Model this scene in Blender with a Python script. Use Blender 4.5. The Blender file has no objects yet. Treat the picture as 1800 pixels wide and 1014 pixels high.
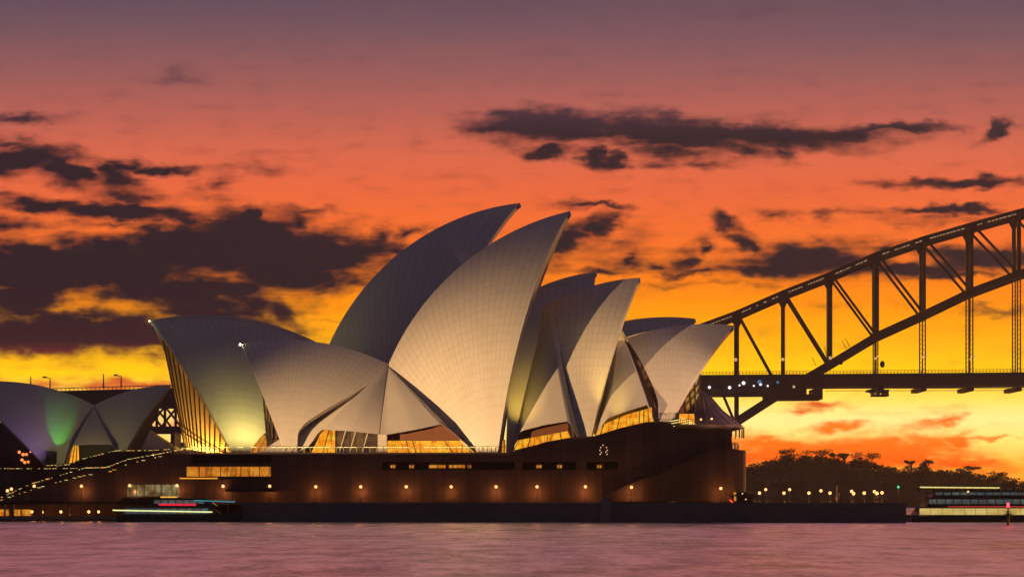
import bpy, math, random
from mathutils import Vector, Matrix
random.seed(7)
R = math.radians
sc = bpy.context.scene
COL = sc.collection
F = 3600.0; HAZE = 0.00006; WLO, WHI = .30, 1.0; EYE = 3.8; HORIZON = 882.0     # photo focal length in its own pixels, eye height, horizon row

# ------------------------------------------------------------------ camera, world, sun
cam_d = bpy.data.cameras.new('camera'); cam = bpy.data.objects.new('camera', cam_d); COL.objects.link(cam)
cam.location = (0, 0, EYE); cam.rotation_euler = (R(90), 0, 0)
cam_d.sensor_width = 36; cam_d.lens = 72; cam_d.shift_y = (HORIZON - 507) / 1800
cam_d.clip_start = 0.5; cam_d.clip_end = 30000
sc.camera = cam
sc.view_settings.view_transform = 'Standard'; sc.view_settings.look = 'None'
sc.view_settings.exposure = 0; sc.view_settings.gamma = 1
sc.cycles.use_denoising = True
sc.cycles.max_bounces = 6; sc.cycles.diffuse_bounces = 2; sc.cycles.glossy_bounces = 3
sc.cycles.transparent_max_bounces = 12; sc.cycles.volume_bounces = 0
sc.cycles.sample_clamp_indirect = 3.0

def lin(c):
    return tuple((x / 255 / 12.92) if x / 255 <= 0.04045 else ((x / 255 + 0.055) / 1.055) ** 2.4 for x in c)

def nd(nt, typ, **kw):
    n = nt.nodes.new(typ)
    for k, v in kw.items():
        if k == 'op': n.operation = v
        elif k == 'ins':
            for i, x in v.items():
                if hasattr(x, 'is_output'): nt.links.new(x, n.inputs[i])
                else: n.inputs[i].default_value = x
        else: setattr(n, k, v)
    return n
def M(nt, op, a, b=0.0, c=0.0, clamp=False):
    n = nt.nodes.new('ShaderNodeMath'); n.operation = op; n.use_clamp = clamp
    for i, x in enumerate((a, b, c)):
        if hasattr(x, 'is_output'): nt.links.new(x, n.inputs[i])
        else: n.inputs[i].default_value = x
    return n.outputs[0]
def ramp(nt, fac, stops, interp='LINEAR'):
    n = nt.nodes.new('ShaderNodeValToRGB'); cr = n.color_ramp; cr.interpolation = interp
    while len(cr.elements) > 1: cr.elements.remove(cr.elements[-1])
    cr.elements[0].position = stops[0][0]; cr.elements[0].color = (*stops[0][1], 1)
    for p, c in stops[1:]:
        e = cr.elements.new(p); e.color = (*c, 1)
    nt.links.new(fac, n.inputs[0]); return n.outputs[0]
def mixc(nt, fac, a, b, blend='MIX'):
    n = nt.nodes.new('ShaderNodeMix'); n.data_type = 'RGBA'; n.blend_type = blend
    for i, x in ((0, fac), (6, a), (7, b)):
        if hasattr(x, 'is_output'): nt.links.new(x, n.inputs[i])
        else: n.inputs[i].default_value = x if i == 0 else (*x, 1)
    return n.outputs[2]
def sstep(nt, x, lo, hi):
    n = nt.nodes.new('ShaderNodeMapRange'); n.interpolation_type = 'SMOOTHSTEP'
    nt.links.new(x, n.inputs[0]); n.inputs[1].default_value = lo; n.inputs[2].default_value = hi
    return n.outputs[0]

# clouds of the dusk sky, as directions: (azimuth, elevation) given in units of the photograph (centre, radii, tilt, density)
CLOUDS = [
 # long dark cloud upper right
 (985,220,165,31,0,1.5),(1160,232,210,33,2,1.5),(1340,240,190,27,3,1.4),(1480,238,120,20,0,1.1),(1590,222,120,9,0,1.0),(865,226,75,14,-4,.8),
 (1440,255,110,14,0,.7),(960,268,55,15,-3,1.2),(1040,278,50,16,18,1.1),(1085,282,30,15,0,1.1),(1190,268,90,20,0,.62),(1300,262,60,22,15,.8),(1375,268,35,13,25,.65),(1240,290,60,9,0,.55),(1160,288,50,9,0,.5),
 (1750,230,38,15,-35,1.2),(1690,322,125,11,0,1.3),(1590,325,80,6,0,.6),(1660,367,110,9,1,1.1),(1650,385,100,12,0,.42),(1335,18,75,10,-3,.42),(312,130,30,16,10,.3),
 (1368,376,28,9,-10,.55),(1440,380,28,9,0,.5),(1500,372,120,6,0,.35),
 # middle: broken cloud between shells and bridge
 (1060,360,60,7,2,.9),(1010,358,30,9,0,.5),(1000,420,60,30,-25,1.05),(1060,398,45,26,-35,1.0),(975,455,50,25,0,.6),(1085,430,60,28,-10,.45),(1120,460,90,22,0,.45),
 (1060,478,60,9,0,.9),(1110,455,22,12,-30,.8),(1150,470,35,12,0,.7),(1200,462,45,22,-10,.75),(1235,440,28,20,-40,.7),(1270,395,42,20,40,.85),(1310,425,38,17,20,1.0),(1215,480,75,9,0,.9),
 (1330,462,70,22,0,.7),(1420,455,110,38,-3,1.35),(1370,475,130,16,0,1.3),(1500,462,90,26,0,1.1),(1490,435,45,20,-10,.5),(1550,445,50,20,10,.6),(1600,470,160,20,0,1.1),(1720,455,130,28,0,1.25),(1680,484,150,8,0,.8),
 (1745,542,90,7,0,.55),(1460,536,30,4,0,.25),(1230,500,180,5,0,.3),
 # low right: small orange-lit cloud near the horizon
 (1435,716,45,7,-3,.8),(1400,722,30,5,0,.6),(1472,751,42,9,0,1.0),(1360,778,120,16,2,1.0),(1400,800,130,28,0,1.2),(1560,795,130,30,3,1.2),(1660,808,110,15,6,1.0),(1645,744,48,7,-12,.9),(1620,755,30,8,0,.5),(1695,775,32,10,0,1.0),(1750,767,38,4,0,.8),(1610,775,22,20,40,.8),(1690,762,25,5,-5,.6),(1310,790,60,12,0,.6),
 # left bank
 (35,208,85,10,-2,.85),(10,250,60,14,0,.8),(25,282,120,34,0,1.4),(110,300,65,26,15,1.25),(140,270,40,12,10,.4),(205,312,50,24,20,1.1),(215,292,45,12,0,.8),(300,299,62,10,0,.95),(225,345,75,22,10,.8),(390,322,38,11,-8,.5),(345,330,20,9,0,.4),(450,300,65,9,2,.42),(370,350,50,8,10,.35),
 (90,358,170,18,3,1.15),(230,374,160,18,3,1.3),(330,384,110,14,5,.9),(15,392,75,16,0,.8),(210,395,160,8,2,.4),(130,415,140,7,2,.35),
 (340,440,140,52,-3,1.7),(430,430,110,58,0,1.8),(190,468,200,48,0,1.8),(60,455,110,30,5,1.5),(60,490,120,40,0,1.5),(440,373,32,14,-20,1.1),(410,395,40,20,-20,1.0),(525,395,42,30,30,.95),(545,367,60,7,6,.55),
 (520,450,130,50,0,1.6),(600,445,110,32,0,1.25),(670,418,38,22,-20,1.0),(725,410,40,15,-10,.9),(690,440,60,25,0,.85),(620,492,60,18,0,.75),(570,500,60,18,0,.9),(500,480,110,35,0,1.5),
 (330,510,170,30,0,1.5),(30,530,90,34,0,1.5),(340,545,110,28,0,1.2),(450,545,90,22,0,.85),(150,582,230,36,0,1.6),(60,598,150,24,0,1.4),(280,590,120,32,0,1.2),(390,570,110,30,0,.9),
 (500,550,32,26,40,.75),(530,585,40,12,20,.55),(580,562,60,4,0,.4),
 (150,735,200,28,0,.75),(60,676,140,10,0,.55),(200,678,170,12,0,.6),(330,672,80,14,0,.5),(100,640,40,7,0,.3),
]
def build_world():
    w = bpy.data.worlds.new('World'); sc.world = w; w.use_nodes = True
    nt = w.node_tree; nt.nodes.clear()
    out = nd(nt, 'ShaderNodeOutputWorld'); bg = nd(nt, 'ShaderNodeBackground')
    nt.links.new(bg.outputs[0], out.inputs[0])
    tc = nd(nt, 'ShaderNodeTexCoord'); sp = nd(nt, 'ShaderNodeSeparateXYZ', ins={0: tc.outputs['Generated']})
    x, y, z = sp.outputs
    yy = M(nt, 'MAXIMUM', y, 0.08)
    u = M(nt, 'DIVIDE', x, yy); v = M(nt, 'DIVIDE', z, yy)
    px = M(nt, 'MULTIPLY_ADD', u, 3.6, 0.9)        # thousandths of the photograph's pixels
    py = M(nt, 'MULTIPLY_ADD', v, -3.6, 0.882)
    P = nd(nt, 'ShaderNodeCombineXYZ', ins={0: px, 1: py, 2: 0.0}).outputs[0]
    # clear sky
    e = M(nt, 'MULTIPLY_ADD', v, 1.6, 0.05, clamp=True)
    def pos(p): return (882 - p) / 3600 * 1.6 + 0.05
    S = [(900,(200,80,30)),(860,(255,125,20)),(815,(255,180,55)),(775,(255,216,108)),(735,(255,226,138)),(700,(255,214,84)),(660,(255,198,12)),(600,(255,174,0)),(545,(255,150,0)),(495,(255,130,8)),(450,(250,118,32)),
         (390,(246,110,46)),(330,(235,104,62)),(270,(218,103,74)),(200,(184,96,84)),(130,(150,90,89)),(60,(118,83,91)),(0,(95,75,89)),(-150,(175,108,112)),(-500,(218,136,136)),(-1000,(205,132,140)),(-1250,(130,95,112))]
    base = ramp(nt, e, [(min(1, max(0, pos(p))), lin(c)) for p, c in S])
    # slow unevenness: right side cooler at the top, warmer low
    n0 = nd(nt, 'ShaderNodeTexNoise', ins={'Vector': nd(nt, 'ShaderNodeMapping', ins={0: P, 3: (1.2, 9, 1)}).outputs[0], 'Scale': 1.0, 'Detail': 3.0}).outputs[0]
    base = mixc(nt, M(nt, 'MULTIPLY', sstep(nt, n0, .4, .75), 0.07), base, lin((185, 88, 60)))
    # cloud field
    def noise(scale, sx, sy, det, rough=.55, off=0):
        mp = nd(nt, 'ShaderNodeMapping', ins={0: P, 1: (off, off * .7, 0), 3: (sx, sy, 1)})
        return nd(nt, 'ShaderNodeTexNoise', ins={'Vector': mp.outputs[0], 'Scale': scale, 'Detail': det, 'Roughness': rough})
    w1 = noise(1, 10, 16, 4, .55); w2 = noise(1, 30, 56, 3, .5, 3.1)
    d1 = nd(nt, 'ShaderNodeVectorMath', op='SUBTRACT', ins={0: w1.outputs[1], 1: (.5, .5, .5)})
    d2 = nd(nt, 'ShaderNodeVectorMath', op='SUBTRACT', ins={0: w2.outputs[1], 1: (.5, .5, .5)})
    a1 = nd(nt, 'ShaderNodeVectorMath', op='MULTIPLY', ins={0: d1.outputs[0], 1: (.100, .032, 0)})
    a2 = nd(nt, 'ShaderNodeVectorMath', op='MULTIPLY', ins={0: d2.outputs[0], 1: (.052, .026, 0)})
    s1 = nd(nt, 'ShaderNodeVectorMath', op='ADD', ins={0: P, 1: a1.outputs[0]})
    Q = nd(nt, 'ShaderNodeVectorMath', op='ADD', ins={0: s1.outputs[0], 1: a2.outputs[0]}).outputs[0]
    qs = nd(nt, 'ShaderNodeSeparateXYZ', ins={0: Q}); D = None
    for cx, cy, rx, ry, rot, k in CLOUDS:
        k = min(k, 1.7 if cx < 760 and 420 < cy < 640 else 1.34) if k > .6 else k
        g_ = 1.45 if cy > 700 else (1.36 if (cy > 420 and cx < 760) else 1.2)
        # the running density rides along in z (scaled to nothing) so the nodes run one after another
        v3 = nd(nt, 'ShaderNodeCombineXYZ', ins={0: qs.outputs[0], 1: qs.outputs[1], 2: D if D is not None else 0.0}).outputs[0]
        mp = nd(nt, 'ShaderNodeMapping', vector_type='TEXTURE', ins={0: v3, 1: (cx / 1000, cy / 1000, 0), 2: (0, 0, R(rot)), 3: (rx * g_ * 1.04 / 1000, ry * g_ / 1000, 1e6)})
        ln = nd(nt, 'ShaderNodeVectorMath', op='LENGTH', ins={0: mp.outputs[0]}).outputs['Value']
        f = M(nt, 'MULTIPLY_ADD', M(nt, 'MINIMUM', ln, 2.0), -k, k)
        D = f if D is None else M(nt, 'SMOOTH_MAX', D, f, 0.16)
    fn = noise(1, 18, 38, 4, .5, 7.3).outputs[0]
    fs_ = noise(1, 4.5, 44, 4, .6, 1.3).outputs[0]
    fi = noise(1, 11, 26, 4, .6, 5.7).outputs[0]
    dens = M(nt, 'MULTIPLY_ADD', M(nt, 'SUBTRACT', fn, .5), 1.1, D)
    dens = M(nt, 'MULTIPLY_ADD', M(nt, 'SUBTRACT', fs_, .5), 1.0, dens)
    dens = M(nt, 'MULTIPLY_ADD', M(nt, 'SUBTRACT', fi, .5), .7, dens)
    cov = sstep(nt, dens, -0.30, 0.66)
    ck = [(900,(150,50,20)),(815,(255,96,10)),(780,(255,118,20)),(745,(255,128,28)),(700,(225,85,40)),(665,(205,75,45)),(635,(120,45,38)),(600,(50,25,34)),(545,(32,21,32)),(490,(24,20,32)),(430,(20,21,34)),(330,(22,21,34)),(240,(26,24,37)),(100,(95,65,80)),(-400,(80,66,84))]
    ccol = ramp(nt, e, [(min(1, max(0, pos(p))), lin(c)) for p, c in ck])
    # thicker cloud is darker; thin cloud takes the sky's warmth
    warm = mixc(nt, .42, ccol, base)
    ccol = mixc(nt, sstep(nt, M(nt, 'MULTIPLY_ADD', M(nt, 'SUBTRACT', fi, .5), -1.5, dens), .0, .85), warm, ccol)
    # the band of sky over the sunken sun is brighter than the rest
    glow = M(nt, 'MULTIPLY_ADD', M(nt, 'SUBTRACT', 1.0, sstep(nt, v, .03, .13)), .22, 1.0)
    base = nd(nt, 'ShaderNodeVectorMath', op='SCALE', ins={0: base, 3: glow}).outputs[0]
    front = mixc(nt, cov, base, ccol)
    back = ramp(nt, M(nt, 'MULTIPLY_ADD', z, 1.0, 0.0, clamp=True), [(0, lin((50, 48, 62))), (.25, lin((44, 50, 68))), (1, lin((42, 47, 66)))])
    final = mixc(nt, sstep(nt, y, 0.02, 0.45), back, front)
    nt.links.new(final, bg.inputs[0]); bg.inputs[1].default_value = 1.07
    w.cycles.sampling_method = 'MANUAL'; w.cycles.sample_map_resolution = 1024
build_world()

sun_d = bpy.data.lights.new('sun', 'SUN'); sun = bpy.data.objects.new('sun', sun_d); COL.objects.link(sun)
sun_d.energy = 1.0; sun_d.angle = R(10); sun_d.color = (1.0, .42, .12)
sun.rotation_euler = (Vector((-.62, -1, -.06))).to_track_quat('-Z', 'Y').to_euler()   # glow low in the west, right of the hall

def spot(name, loc, target, power, color, size_deg, blend=.6, radius=.3):
    d = bpy.data.lights.new(name, 'SPOT'); o = bpy.data.objects.new(name, d); COL.objects.link(o)
    o.location = loc; o.rotation_euler = (Vector(target) - Vector(loc)).to_track_quat('-Z', 'Y').to_euler()
    d.energy = power; d.color = color; d.spot_size = R(size_deg); d.spot_blend = blend; d.shadow_soft_size = radius
    return o
def point(name, loc, power, color, parent=None, radius=.15):
    d = bpy.data.lights.new(name, 'POINT'); o = bpy.data.objects.new(name, d); COL.objects.link(o)
    o.location = loc; d.energy = power; d.color = color; d.shadow_soft_size = radius
    if parent: o.parent = parent
    return o

# ------------------------------------------------------------------ units: a direction in the photograph + a distance
CAM = Vector((0, 0, EYE))
def ray(px, py): return Vector(((px - 900) / F, 1, -(py - HORIZON) / F))
def at(px, py, Y): return CAM + ray(px, py) * Y
def X(px, Y): return (px - 900) / F * Y
def Z(py, Y): return EYE - (py - HORIZON) / F * Y

# ------------------------------------------------------------------ mesh helpers
class MB:
    def __init__(s): s.v = []; s.f = []; s.m = []; s.uv = {}
    def add(s, vs, fs, mi=0, uvs=None):
        b = len(s.v); s.v += [Vector(v) for v in vs]
        for f in fs: s.f.append(tuple(i + b for i in f)); s.m.append(mi)
        if uvs:
            for i, u in enumerate(uvs): s.uv[b + i] = u
        return s
    def box(s, x0, x1, y0, y1, z0, z1, mi=0):
        vs = [(x, y, z) for z in (z0, z1) for y in (y0, y1) for x in (x0, x1)]
        return s.add(vs, [(0, 2, 3, 1), (4, 5, 7, 6), (0, 1, 5, 4), (2, 6, 7, 3), (0, 4, 6, 2), (1, 3, 7, 5)], mi)
    def quad(s, a, b, c, d, mi=0): return s.add([a, b, c, d], [(0, 1, 2, 3)], mi)
    def bar(s, p, q, w, h=None, mi=0, up=(0, 0, 1)):
        p = Vector(p); q = Vector(q); h = h or w; d = (q - p).normalized(); u = Vector(up)
        if abs(d.dot(u)) > .98: u = Vector((0, 1, 0))
        a = d.cross(u).normalized(); b = a.cross(d)
        vs = [e + a * i * w / 2 + b * j * h / 2 for e in (p, q) for i, j in ((-1, -1), (1, -1), (1, 1), (-1, 1))]
        return s.add(vs, [(0, 3, 2, 1), (4, 5, 6, 7), (0, 1, 5, 4), (1, 2, 6, 5), (2, 3, 7, 6), (3, 0, 4, 7)], mi)
    def tube(s, p, q, r, r2=None, n=8, mi=0):
        p = Vector(p); q = Vector(q); r2 = r if r2 is None else r2; d = (q - p).normalized()
        u = Vector((0, 0, 1)) if abs(d.z) < .9 else Vector((1, 0, 0)); a = d.cross(u).normalized(); b = a.cross(d)
        vs = []
        for e, rr in ((p, r), (q, r2)):
            for i in range(n):
                t = 2 * math.pi * i / n; vs.append(e + (a * math.cos(t) + b * math.sin(t)) * rr)
        fs = [(i, (i + 1) % n, n + (i + 1) % n, n + i) for i in range(n)] + [tuple(range(n))[::-1], tuple(range(n, 2 * n))]
        return s.add(vs, fs, mi)
    def ball(s, c, r, n=10, m=6, sz=1.0, mi=0):
        c = Vector(c); vs = [c + Vector((0, 0, r * sz))]
        for j in range(1, m):
            a = math.pi * j / m
            for i in range(n): t = 2 * math.pi * i / n; vs.append(c + Vector((r * math.sin(a) * math.cos(t), r * math.sin(a) * math.sin(t), r * sz * math.cos(a))))
        vs.append(c - Vector((0, 0, r * sz))); fs = []
        for i in range(n): fs.append((0, 1 + i, 1 + (i + 1) % n))
        for j in range(m - 2):
            for i in range(n): a = 1 + j * n; fs.append((a + i, a + n + i, a + n + (i + 1) % n, a + (i + 1) % n))
        L = len(vs) - 1; a = 1 + (m - 2) * n
        for i in range(n): fs.append((L, a + (i + 1) % n, a + i))
        return s.add(vs, fs, mi)
    def grid(s, rows, mi=0, uvs=None, flip=False):
        n = len(rows[0]); vs = [p for r in rows for p in r]; fs = []
        for j in range(len(rows) - 1):
            for i in range(n - 1):
                q = (j * n + i, j * n + i + 1, (j + 1) * n + i + 1, (j + 1) * n + i); fs.append(q[::-1] if flip else q)
        return s.add(vs, fs, mi, [u for r in uvs for u in r] if uvs else None)
    def prism(s, pts, y0, y1, mi=0):
        # outline in (x, z), extruded along y
        n = len(pts); vs = [(x, y0, z) for x, z in pts] + [(x, y1, z) for x, z in pts]
        fs = [tuple(range(n)), tuple(range(n, 2 * n))[::-1]] + [(i, n + i, n + (i + 1) % n, (i + 1) % n) for i in range(n)]
        return s.add(vs, fs, mi)
    def slab(s, pts, z0, z1, mi=0):
        n = len(pts); vs = [(x, y, z0) for x, y in pts] + [(x, y, z1) for x, y in pts]
        fs = [tuple(range(n))[::-1], tuple(range(n, 2 * n))] + [(i, (i + 1) % n, n + (i + 1) % n, n + i) for i in range(n)]
        return s.add(vs, fs, mi)
    def build(s, name, mats, parent=None, smooth=False, origin=None):
        me = bpy.data.meshes.new(name)
        o0 = Vector((0, 0, 0))
        if parent is not None: o0 = world_origin(parent)
        elif origin is not None: o0 = Vector(origin)
        me.from_pydata([v - o0 for v in s.v], [], s.f)
        mats = mats if isinstance(mats, (list, tuple)) else [mats]
        for m in mats: me.materials.append(m)
        if len(mats) > 1: me.polygons.foreach_set('material_index', s.m)
        if s.uv:
            l = me.uv_layers.new(name='ribs').data
            for k, lp in enumerate(me.loops): l[k].uv = s.uv.get(lp.vertex_index, (0, 0))
        me.polygons.foreach_set('use_smooth', [smooth] * len(me.polygons)); me.validate(); me.update()
        o = bpy.data.objects.new(name, me); COL.objects.link(o)
        if parent is not None: o.parent = parent
        elif origin is not None: o.location = o0
        return o
def world_origin(o):
    v = Vector((0, 0, 0))
    while o is not None: v += o.location; o = o.parent
    return v
def tag(o, label=None, cat=None, group=None, kind=None):
    if label: o['label'] = label
    if cat: o['category'] = cat
    if group: o['group'] = group
    if kind: o['kind'] = kind
    return o
def thing(name, loc, label, cat, group=None):
    o = bpy.data.objects.new(name, None); COL.objects.link(o); o.location = loc; o.empty_display_size = .5
    return tag(o, label, cat, group)
def copy_tree(o, parent=None):
    c = o.copy(); COL.objects.link(c); c.parent = parent
    for ch in list(o.children): copy_tree(ch, c)
    return c

# ------------------------------------------------------------------ materials
def mat(name, col, rough=.7, metal=0, noise=0.0, nscale=2.0, bump=0.0, spec=.3, emit=None, estr=0, stretch=(1, 1, 1)):
    m = bpy.data.materials.new(name); m.use_nodes = True; nt = m.node_tree; b = nt.nodes['Principled BSDF']
    b.inputs['Roughness'].default_value = rough; b.inputs['Metallic'].default_value = metal; b.inputs['Specular IOR Level'].default_value = spec
    b.inputs['Base Color'].default_value = (*col, 1)
    if noise or bump:
        g = nd(nt, 'ShaderNodeNewGeometry'); mp = nd(nt, 'ShaderNodeMapping', ins={0: g.outputs['Position'], 3: stretch})
        n = nd(nt, 'ShaderNodeTexNoise', ins={'Vector': mp.outputs[0], 'Scale': nscale, 'Detail': 6.0, 'Roughness': .65}).outputs[0]
        if noise:
            c = mixc(nt, n, tuple(x * (1 - noise) for x in col), tuple(min(1, x * (1 + noise)) for x in col)); nt.links.new(c, b.inputs['Base Color'])
        if bump:
            bp = nd(nt, 'ShaderNodeBump', ins={'Height': n, 'Strength': bump, 'Distance': .1}); nt.links.new(bp.outputs[0], b.inputs['Normal'])
    if emit:
        b.inputs['Emission Color'].default_value = (*emit, 1); b.inputs['Emission Strength'].default_value = estr
    return m

def shell_mat(name, col, rough=.42):
    m = mat(name, col, rough, spec=.35); nt = m.node_tree; b = nt.nodes['Principled BSDF']
    uv = nd(nt, 'ShaderNodeUVMap', uv_map='ribs'); sp = nd(nt, 'ShaderNodeSeparateXYZ', ins={0: uv.outputs[0]})
    u, v = sp.outputs[0], sp.outputs[1]
    fu = M(nt, 'ABSOLUTE', M(nt, 'SUBTRACT', M(nt, 'FRACT', u), .5))          # 0 mid rib .. .5 at the joint
    rib = sstep(nt, fu, .43, .48)
    c = M(nt, 'MULTIPLY_ADD', fu, -.62, v); fc = M(nt, 'FRACT', c)
    chev = M(nt, 'SUBTRACT', 1.0, sstep(nt, M(nt, 'ABSOLUTE', M(nt, 'SUBTRACT', fc, .5)), .04, .10))
    line = M(nt, 'MAXIMUM', M(nt, 'MULTIPLY', rib, .42), M(nt, 'MULTIPLY', chev, .18))
    cell = nd(nt, 'ShaderNodeCombineXYZ', ins={0: M(nt, 'FLOOR', u), 1: M(nt, 'FLOOR', c), 2: 0.0})
    wn = nd(nt, 'ShaderNodeTexWhiteNoise', ins={'Vector': cell.outputs[0]}).outputs[0]
    g = nd(nt, 'ShaderNodeNewGeometry')
    st = nd(nt, 'ShaderNodeTexNoise', ins={'Vector': nd(nt, 'ShaderNodeMapping', ins={0: g.outputs['Position'], 3: (.5, .5, .09)}).outputs[0], 'Scale': .6, 'Detail': 5.0}).outputs[0]
    tone = mixc(nt, M(nt, 'MULTIPLY', wn, .5), tuple(x * .90 for x in col), col)
    tone = mixc(nt, M(nt, 'MULTIPLY', sstep(nt, st, .4, .8), .25), tone, tuple(x * .72 for x in col))
    tone = mixc(nt, line, tone, tuple(x * .42 for x in col)); nt.links.new(tone, b.inputs['Base Color'])
    nt.links.new(M(nt, 'MULTIPLY_ADD', wn, .12, rough - .05), b.inputs['Roughness'])
    bp = nd(nt, 'ShaderNodeBump', ins={'Height': M(nt, 'SUBTRACT', 1.0, line), 'Strength': .35, 'Distance': .08}); nt.links.new(bp.outputs[0], b.inputs['Normal'])
    return m

def lit_window(name, c1, c2, strength, scale=(1.2, 1.2, 3.0), dark=.25):
    """a lit room seen through glass: uneven emission with furniture-like dark patches"""
    m = bpy.data.materials.new(name); m.use_nodes = True; nt = m.node_tree; b = nt.nodes['Principled BSDF']
    g = nd(nt, 'ShaderNodeNewGeometry')
    n1 = nd(nt, 'ShaderNodeTexNoise', ins={'Vector': nd(nt, 'ShaderNodeMapping', ins={0: g.outputs['Position'], 3: scale}).outputs[0], 'Scale': .45, 'Detail': 4.0, 'Roughness': .6}).outputs[0]
    n2 = nd(nt, 'ShaderNodeTexNoise', ins={'Vector': nd(nt, 'ShaderNodeMapping', ins={0: g.outputs['Position'], 3: (scale[0] * 1.6, .3, .28)}).outputs[0], 'Scale': 1.0, 'Detail': 3.0, 'Roughness': .7}).outputs[0]
    c = mixc(nt, sstep(nt, n1, .35, .68), c1, c2)
    c = mixc(nt, M(nt, 'MULTIPLY', sstep(nt, n2, .52, .60), dark), c, (.12, .03, .0))
    nt.links.new(c, b.inputs['Emission Color']); b.inputs['Emission Strength'].default_value = strength
    b.inputs['Base Color'].default_value = (.05, .03, .02, 1); b.inputs['Roughness'].default_value = .2
    return m

def glass_mat(name, tint=(.9, .85, .75), t=.75):
    m = bpy.data.materials.new(name); m.use_nodes = True; nt = m.node_tree; nt.nodes.clear()
    o = nd(nt, 'ShaderNodeOutputMaterial'); tr = nd(nt, 'ShaderNodeBsdfTransparent', ins={0: (*tint, 1)}); gl = nd(nt, 'ShaderNodeBsdfGlossy', ins={0: (.8, .8, .8, 1), 1: .06})
    mx = nd(nt, 'ShaderNodeMixShader', ins={0: 1 - t}); nt.links.new(tr.outputs[0], mx.inputs[1]); nt.links.new(gl.outputs[0], mx.inputs[2]); nt.links.new(mx.outputs[0], o.inputs[0])
    return m

def hazy_glass(name):
    m = bpy.data.materials.new(name); m.use_nodes = True; nt = m.node_tree; nt.nodes.clear()
    o = nd(nt, 'ShaderNodeOutputMaterial'); tr = nd(nt, 'ShaderNodeBsdfTransparent', ins={0: (.95, .85, .65, 1)}); tl = nd(nt, 'ShaderNodeBsdfTranslucent', ins={0: (.95, .77, .46, 1)}); gl = nd(nt, 'ShaderNodeBsdfGlossy', ins={0: (.8, .8, .8, 1), 1: .1})
    m1 = nd(nt, 'ShaderNodeMixShader', ins={0: .5}); nt.links.new(tr.outputs[0], m1.inputs[1]); nt.links.new(tl.outputs[0], m1.inputs[2])
    mx = nd(nt, 'ShaderNodeMixShader', ins={0: .07}); nt.links.new(m1.outputs[0], mx.inputs[1]); nt.links.new(gl.outputs[0], mx.inputs[2]); nt.links.new(mx.outputs[0], o.inputs[0])
    return m
def granite_mat():
    col = (.14, .085, .072)
    m = mat('pink granite panels', col, .75, spec=.2); nt = m.node_tree; b = nt.nodes['Principled BSDF']
    g = nd(nt, 'ShaderNodeNewGeometry'); sp = nd(nt, 'ShaderNodeSeparateXYZ', ins={0: g.outputs['Position']})
    xx = M(nt, 'DIVIDE', M(nt, 'ADD', sp.outputs[0], 300), 1.8); fx = M(nt, 'ABSOLUTE', M(nt, 'SUBTRACT', M(nt, 'FRACT', xx), .5))
    j = sstep(nt, fx, .46, .485)
    zz = M(nt, 'DIVIDE', sp.outputs[2], 5.2); j2 = sstep(nt, M(nt, 'ABSOLUTE', M(nt, 'SUBTRACT', M(nt, 'FRACT', zz), .5)), .485, .495)
    j = M(nt, 'MAXIMUM', j, j2)
    wn = nd(nt, 'ShaderNodeTexWhiteNoise', noise_dimensions='1D', ins={'W': M(nt, 'FLOOR', xx)}).outputs[0]
    n = nd(nt, 'ShaderNodeTexNoise', ins={'Vector': nd(nt, 'ShaderNodeMapping', ins={0: g.outputs['Position'], 3: (1, 1, .35)}).outputs[0], 'Scale': .5, 'Detail': 7.0, 'Roughness': .7}).outputs[0]
    c = mixc(nt, wn, tuple(x * .66 for x in col), tuple(x * 1.25 for x in col)); c = mixc(nt, n, tuple(x * .55 for x in col), c)
    c = mixc(nt, M(nt, 'MULTIPLY', j, .6), c, (.03, .02, .018)); nt.links.new(c, b.inputs['Base Color'])
    return m

TILE = shell_mat('cream chevron tile', (.74, .67, .57)); TILE_R = shell_mat('cream tile dimmed in colour', (.52, .48, .40), .5); TILE_G = shell_mat('matt grey cream tile', (.62, .60, .56), .5)  # TILE_R is the same tile, darkened in colour to stand for dimmer light
CONC = mat('cream concrete rib', (.58, .52, .44), .6, noise=.12, nscale=.5)
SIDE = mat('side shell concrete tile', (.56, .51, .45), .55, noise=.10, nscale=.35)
GRAN = granite_mat()
PAVE = mat('granite paving', (.20, .13, .11), .8, noise=.2, nscale=.7)
SEA = mat('weathered sea wall concrete', (.13, .125, .12), .85, noise=.45, nscale=.6, bump=.4, stretch=(.6, .6, 2.2))
DARK = mat('dark recess', (.03, .027, .027), .8)
METAL = mat('dark bronze metal', (.07, .055, .045), .45, .6)
PALEM = mat('pale painted metal', (.45, .42, .38), .5)
STEEL = mat('riveted grey bridge steel', (.085, .07, .065), .55, .2, noise=.25, nscale=.3)
WOOD = mat('brown timber lining', (.22, .09, .05), .5, noise=.3, nscale=.8, stretch=(1, 1, .2))
LITG = lit_window('golden foyer light', (.90, .24, .004), (1.0, .52, .03), 1.0, (1.2, 1.2, 3.0), .55)
LITO = lit_window('orange room light', (.75, .20, .01), (1.0, .40, .04), .7, (.9, .9, 2), .6)
LITP = lit_window('pale room light', (.12, .09, .03), (.45, .36, .16), .6, (1.0, 1.0, 1), .7)
GLASS = glass_mat('foyer glass'); GLASSD = glass_mat('smoked topaz glass', (.55, .38, .30), .6)
BULB = mat('warm lamp globe', (.9, .8, .6), .4, emit=(1.0, .50, .16), estr=1.9)
BULBP = mat('cool white lamp', (.9, .9, .9), .4, emit=(1.0, .92, .8), estr=9.0)
STRIPY = mat('yellow green light strip', (.8, .8, .5), .4, emit=(.85, .72, .20), estr=1.0)
WATERM = None

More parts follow.
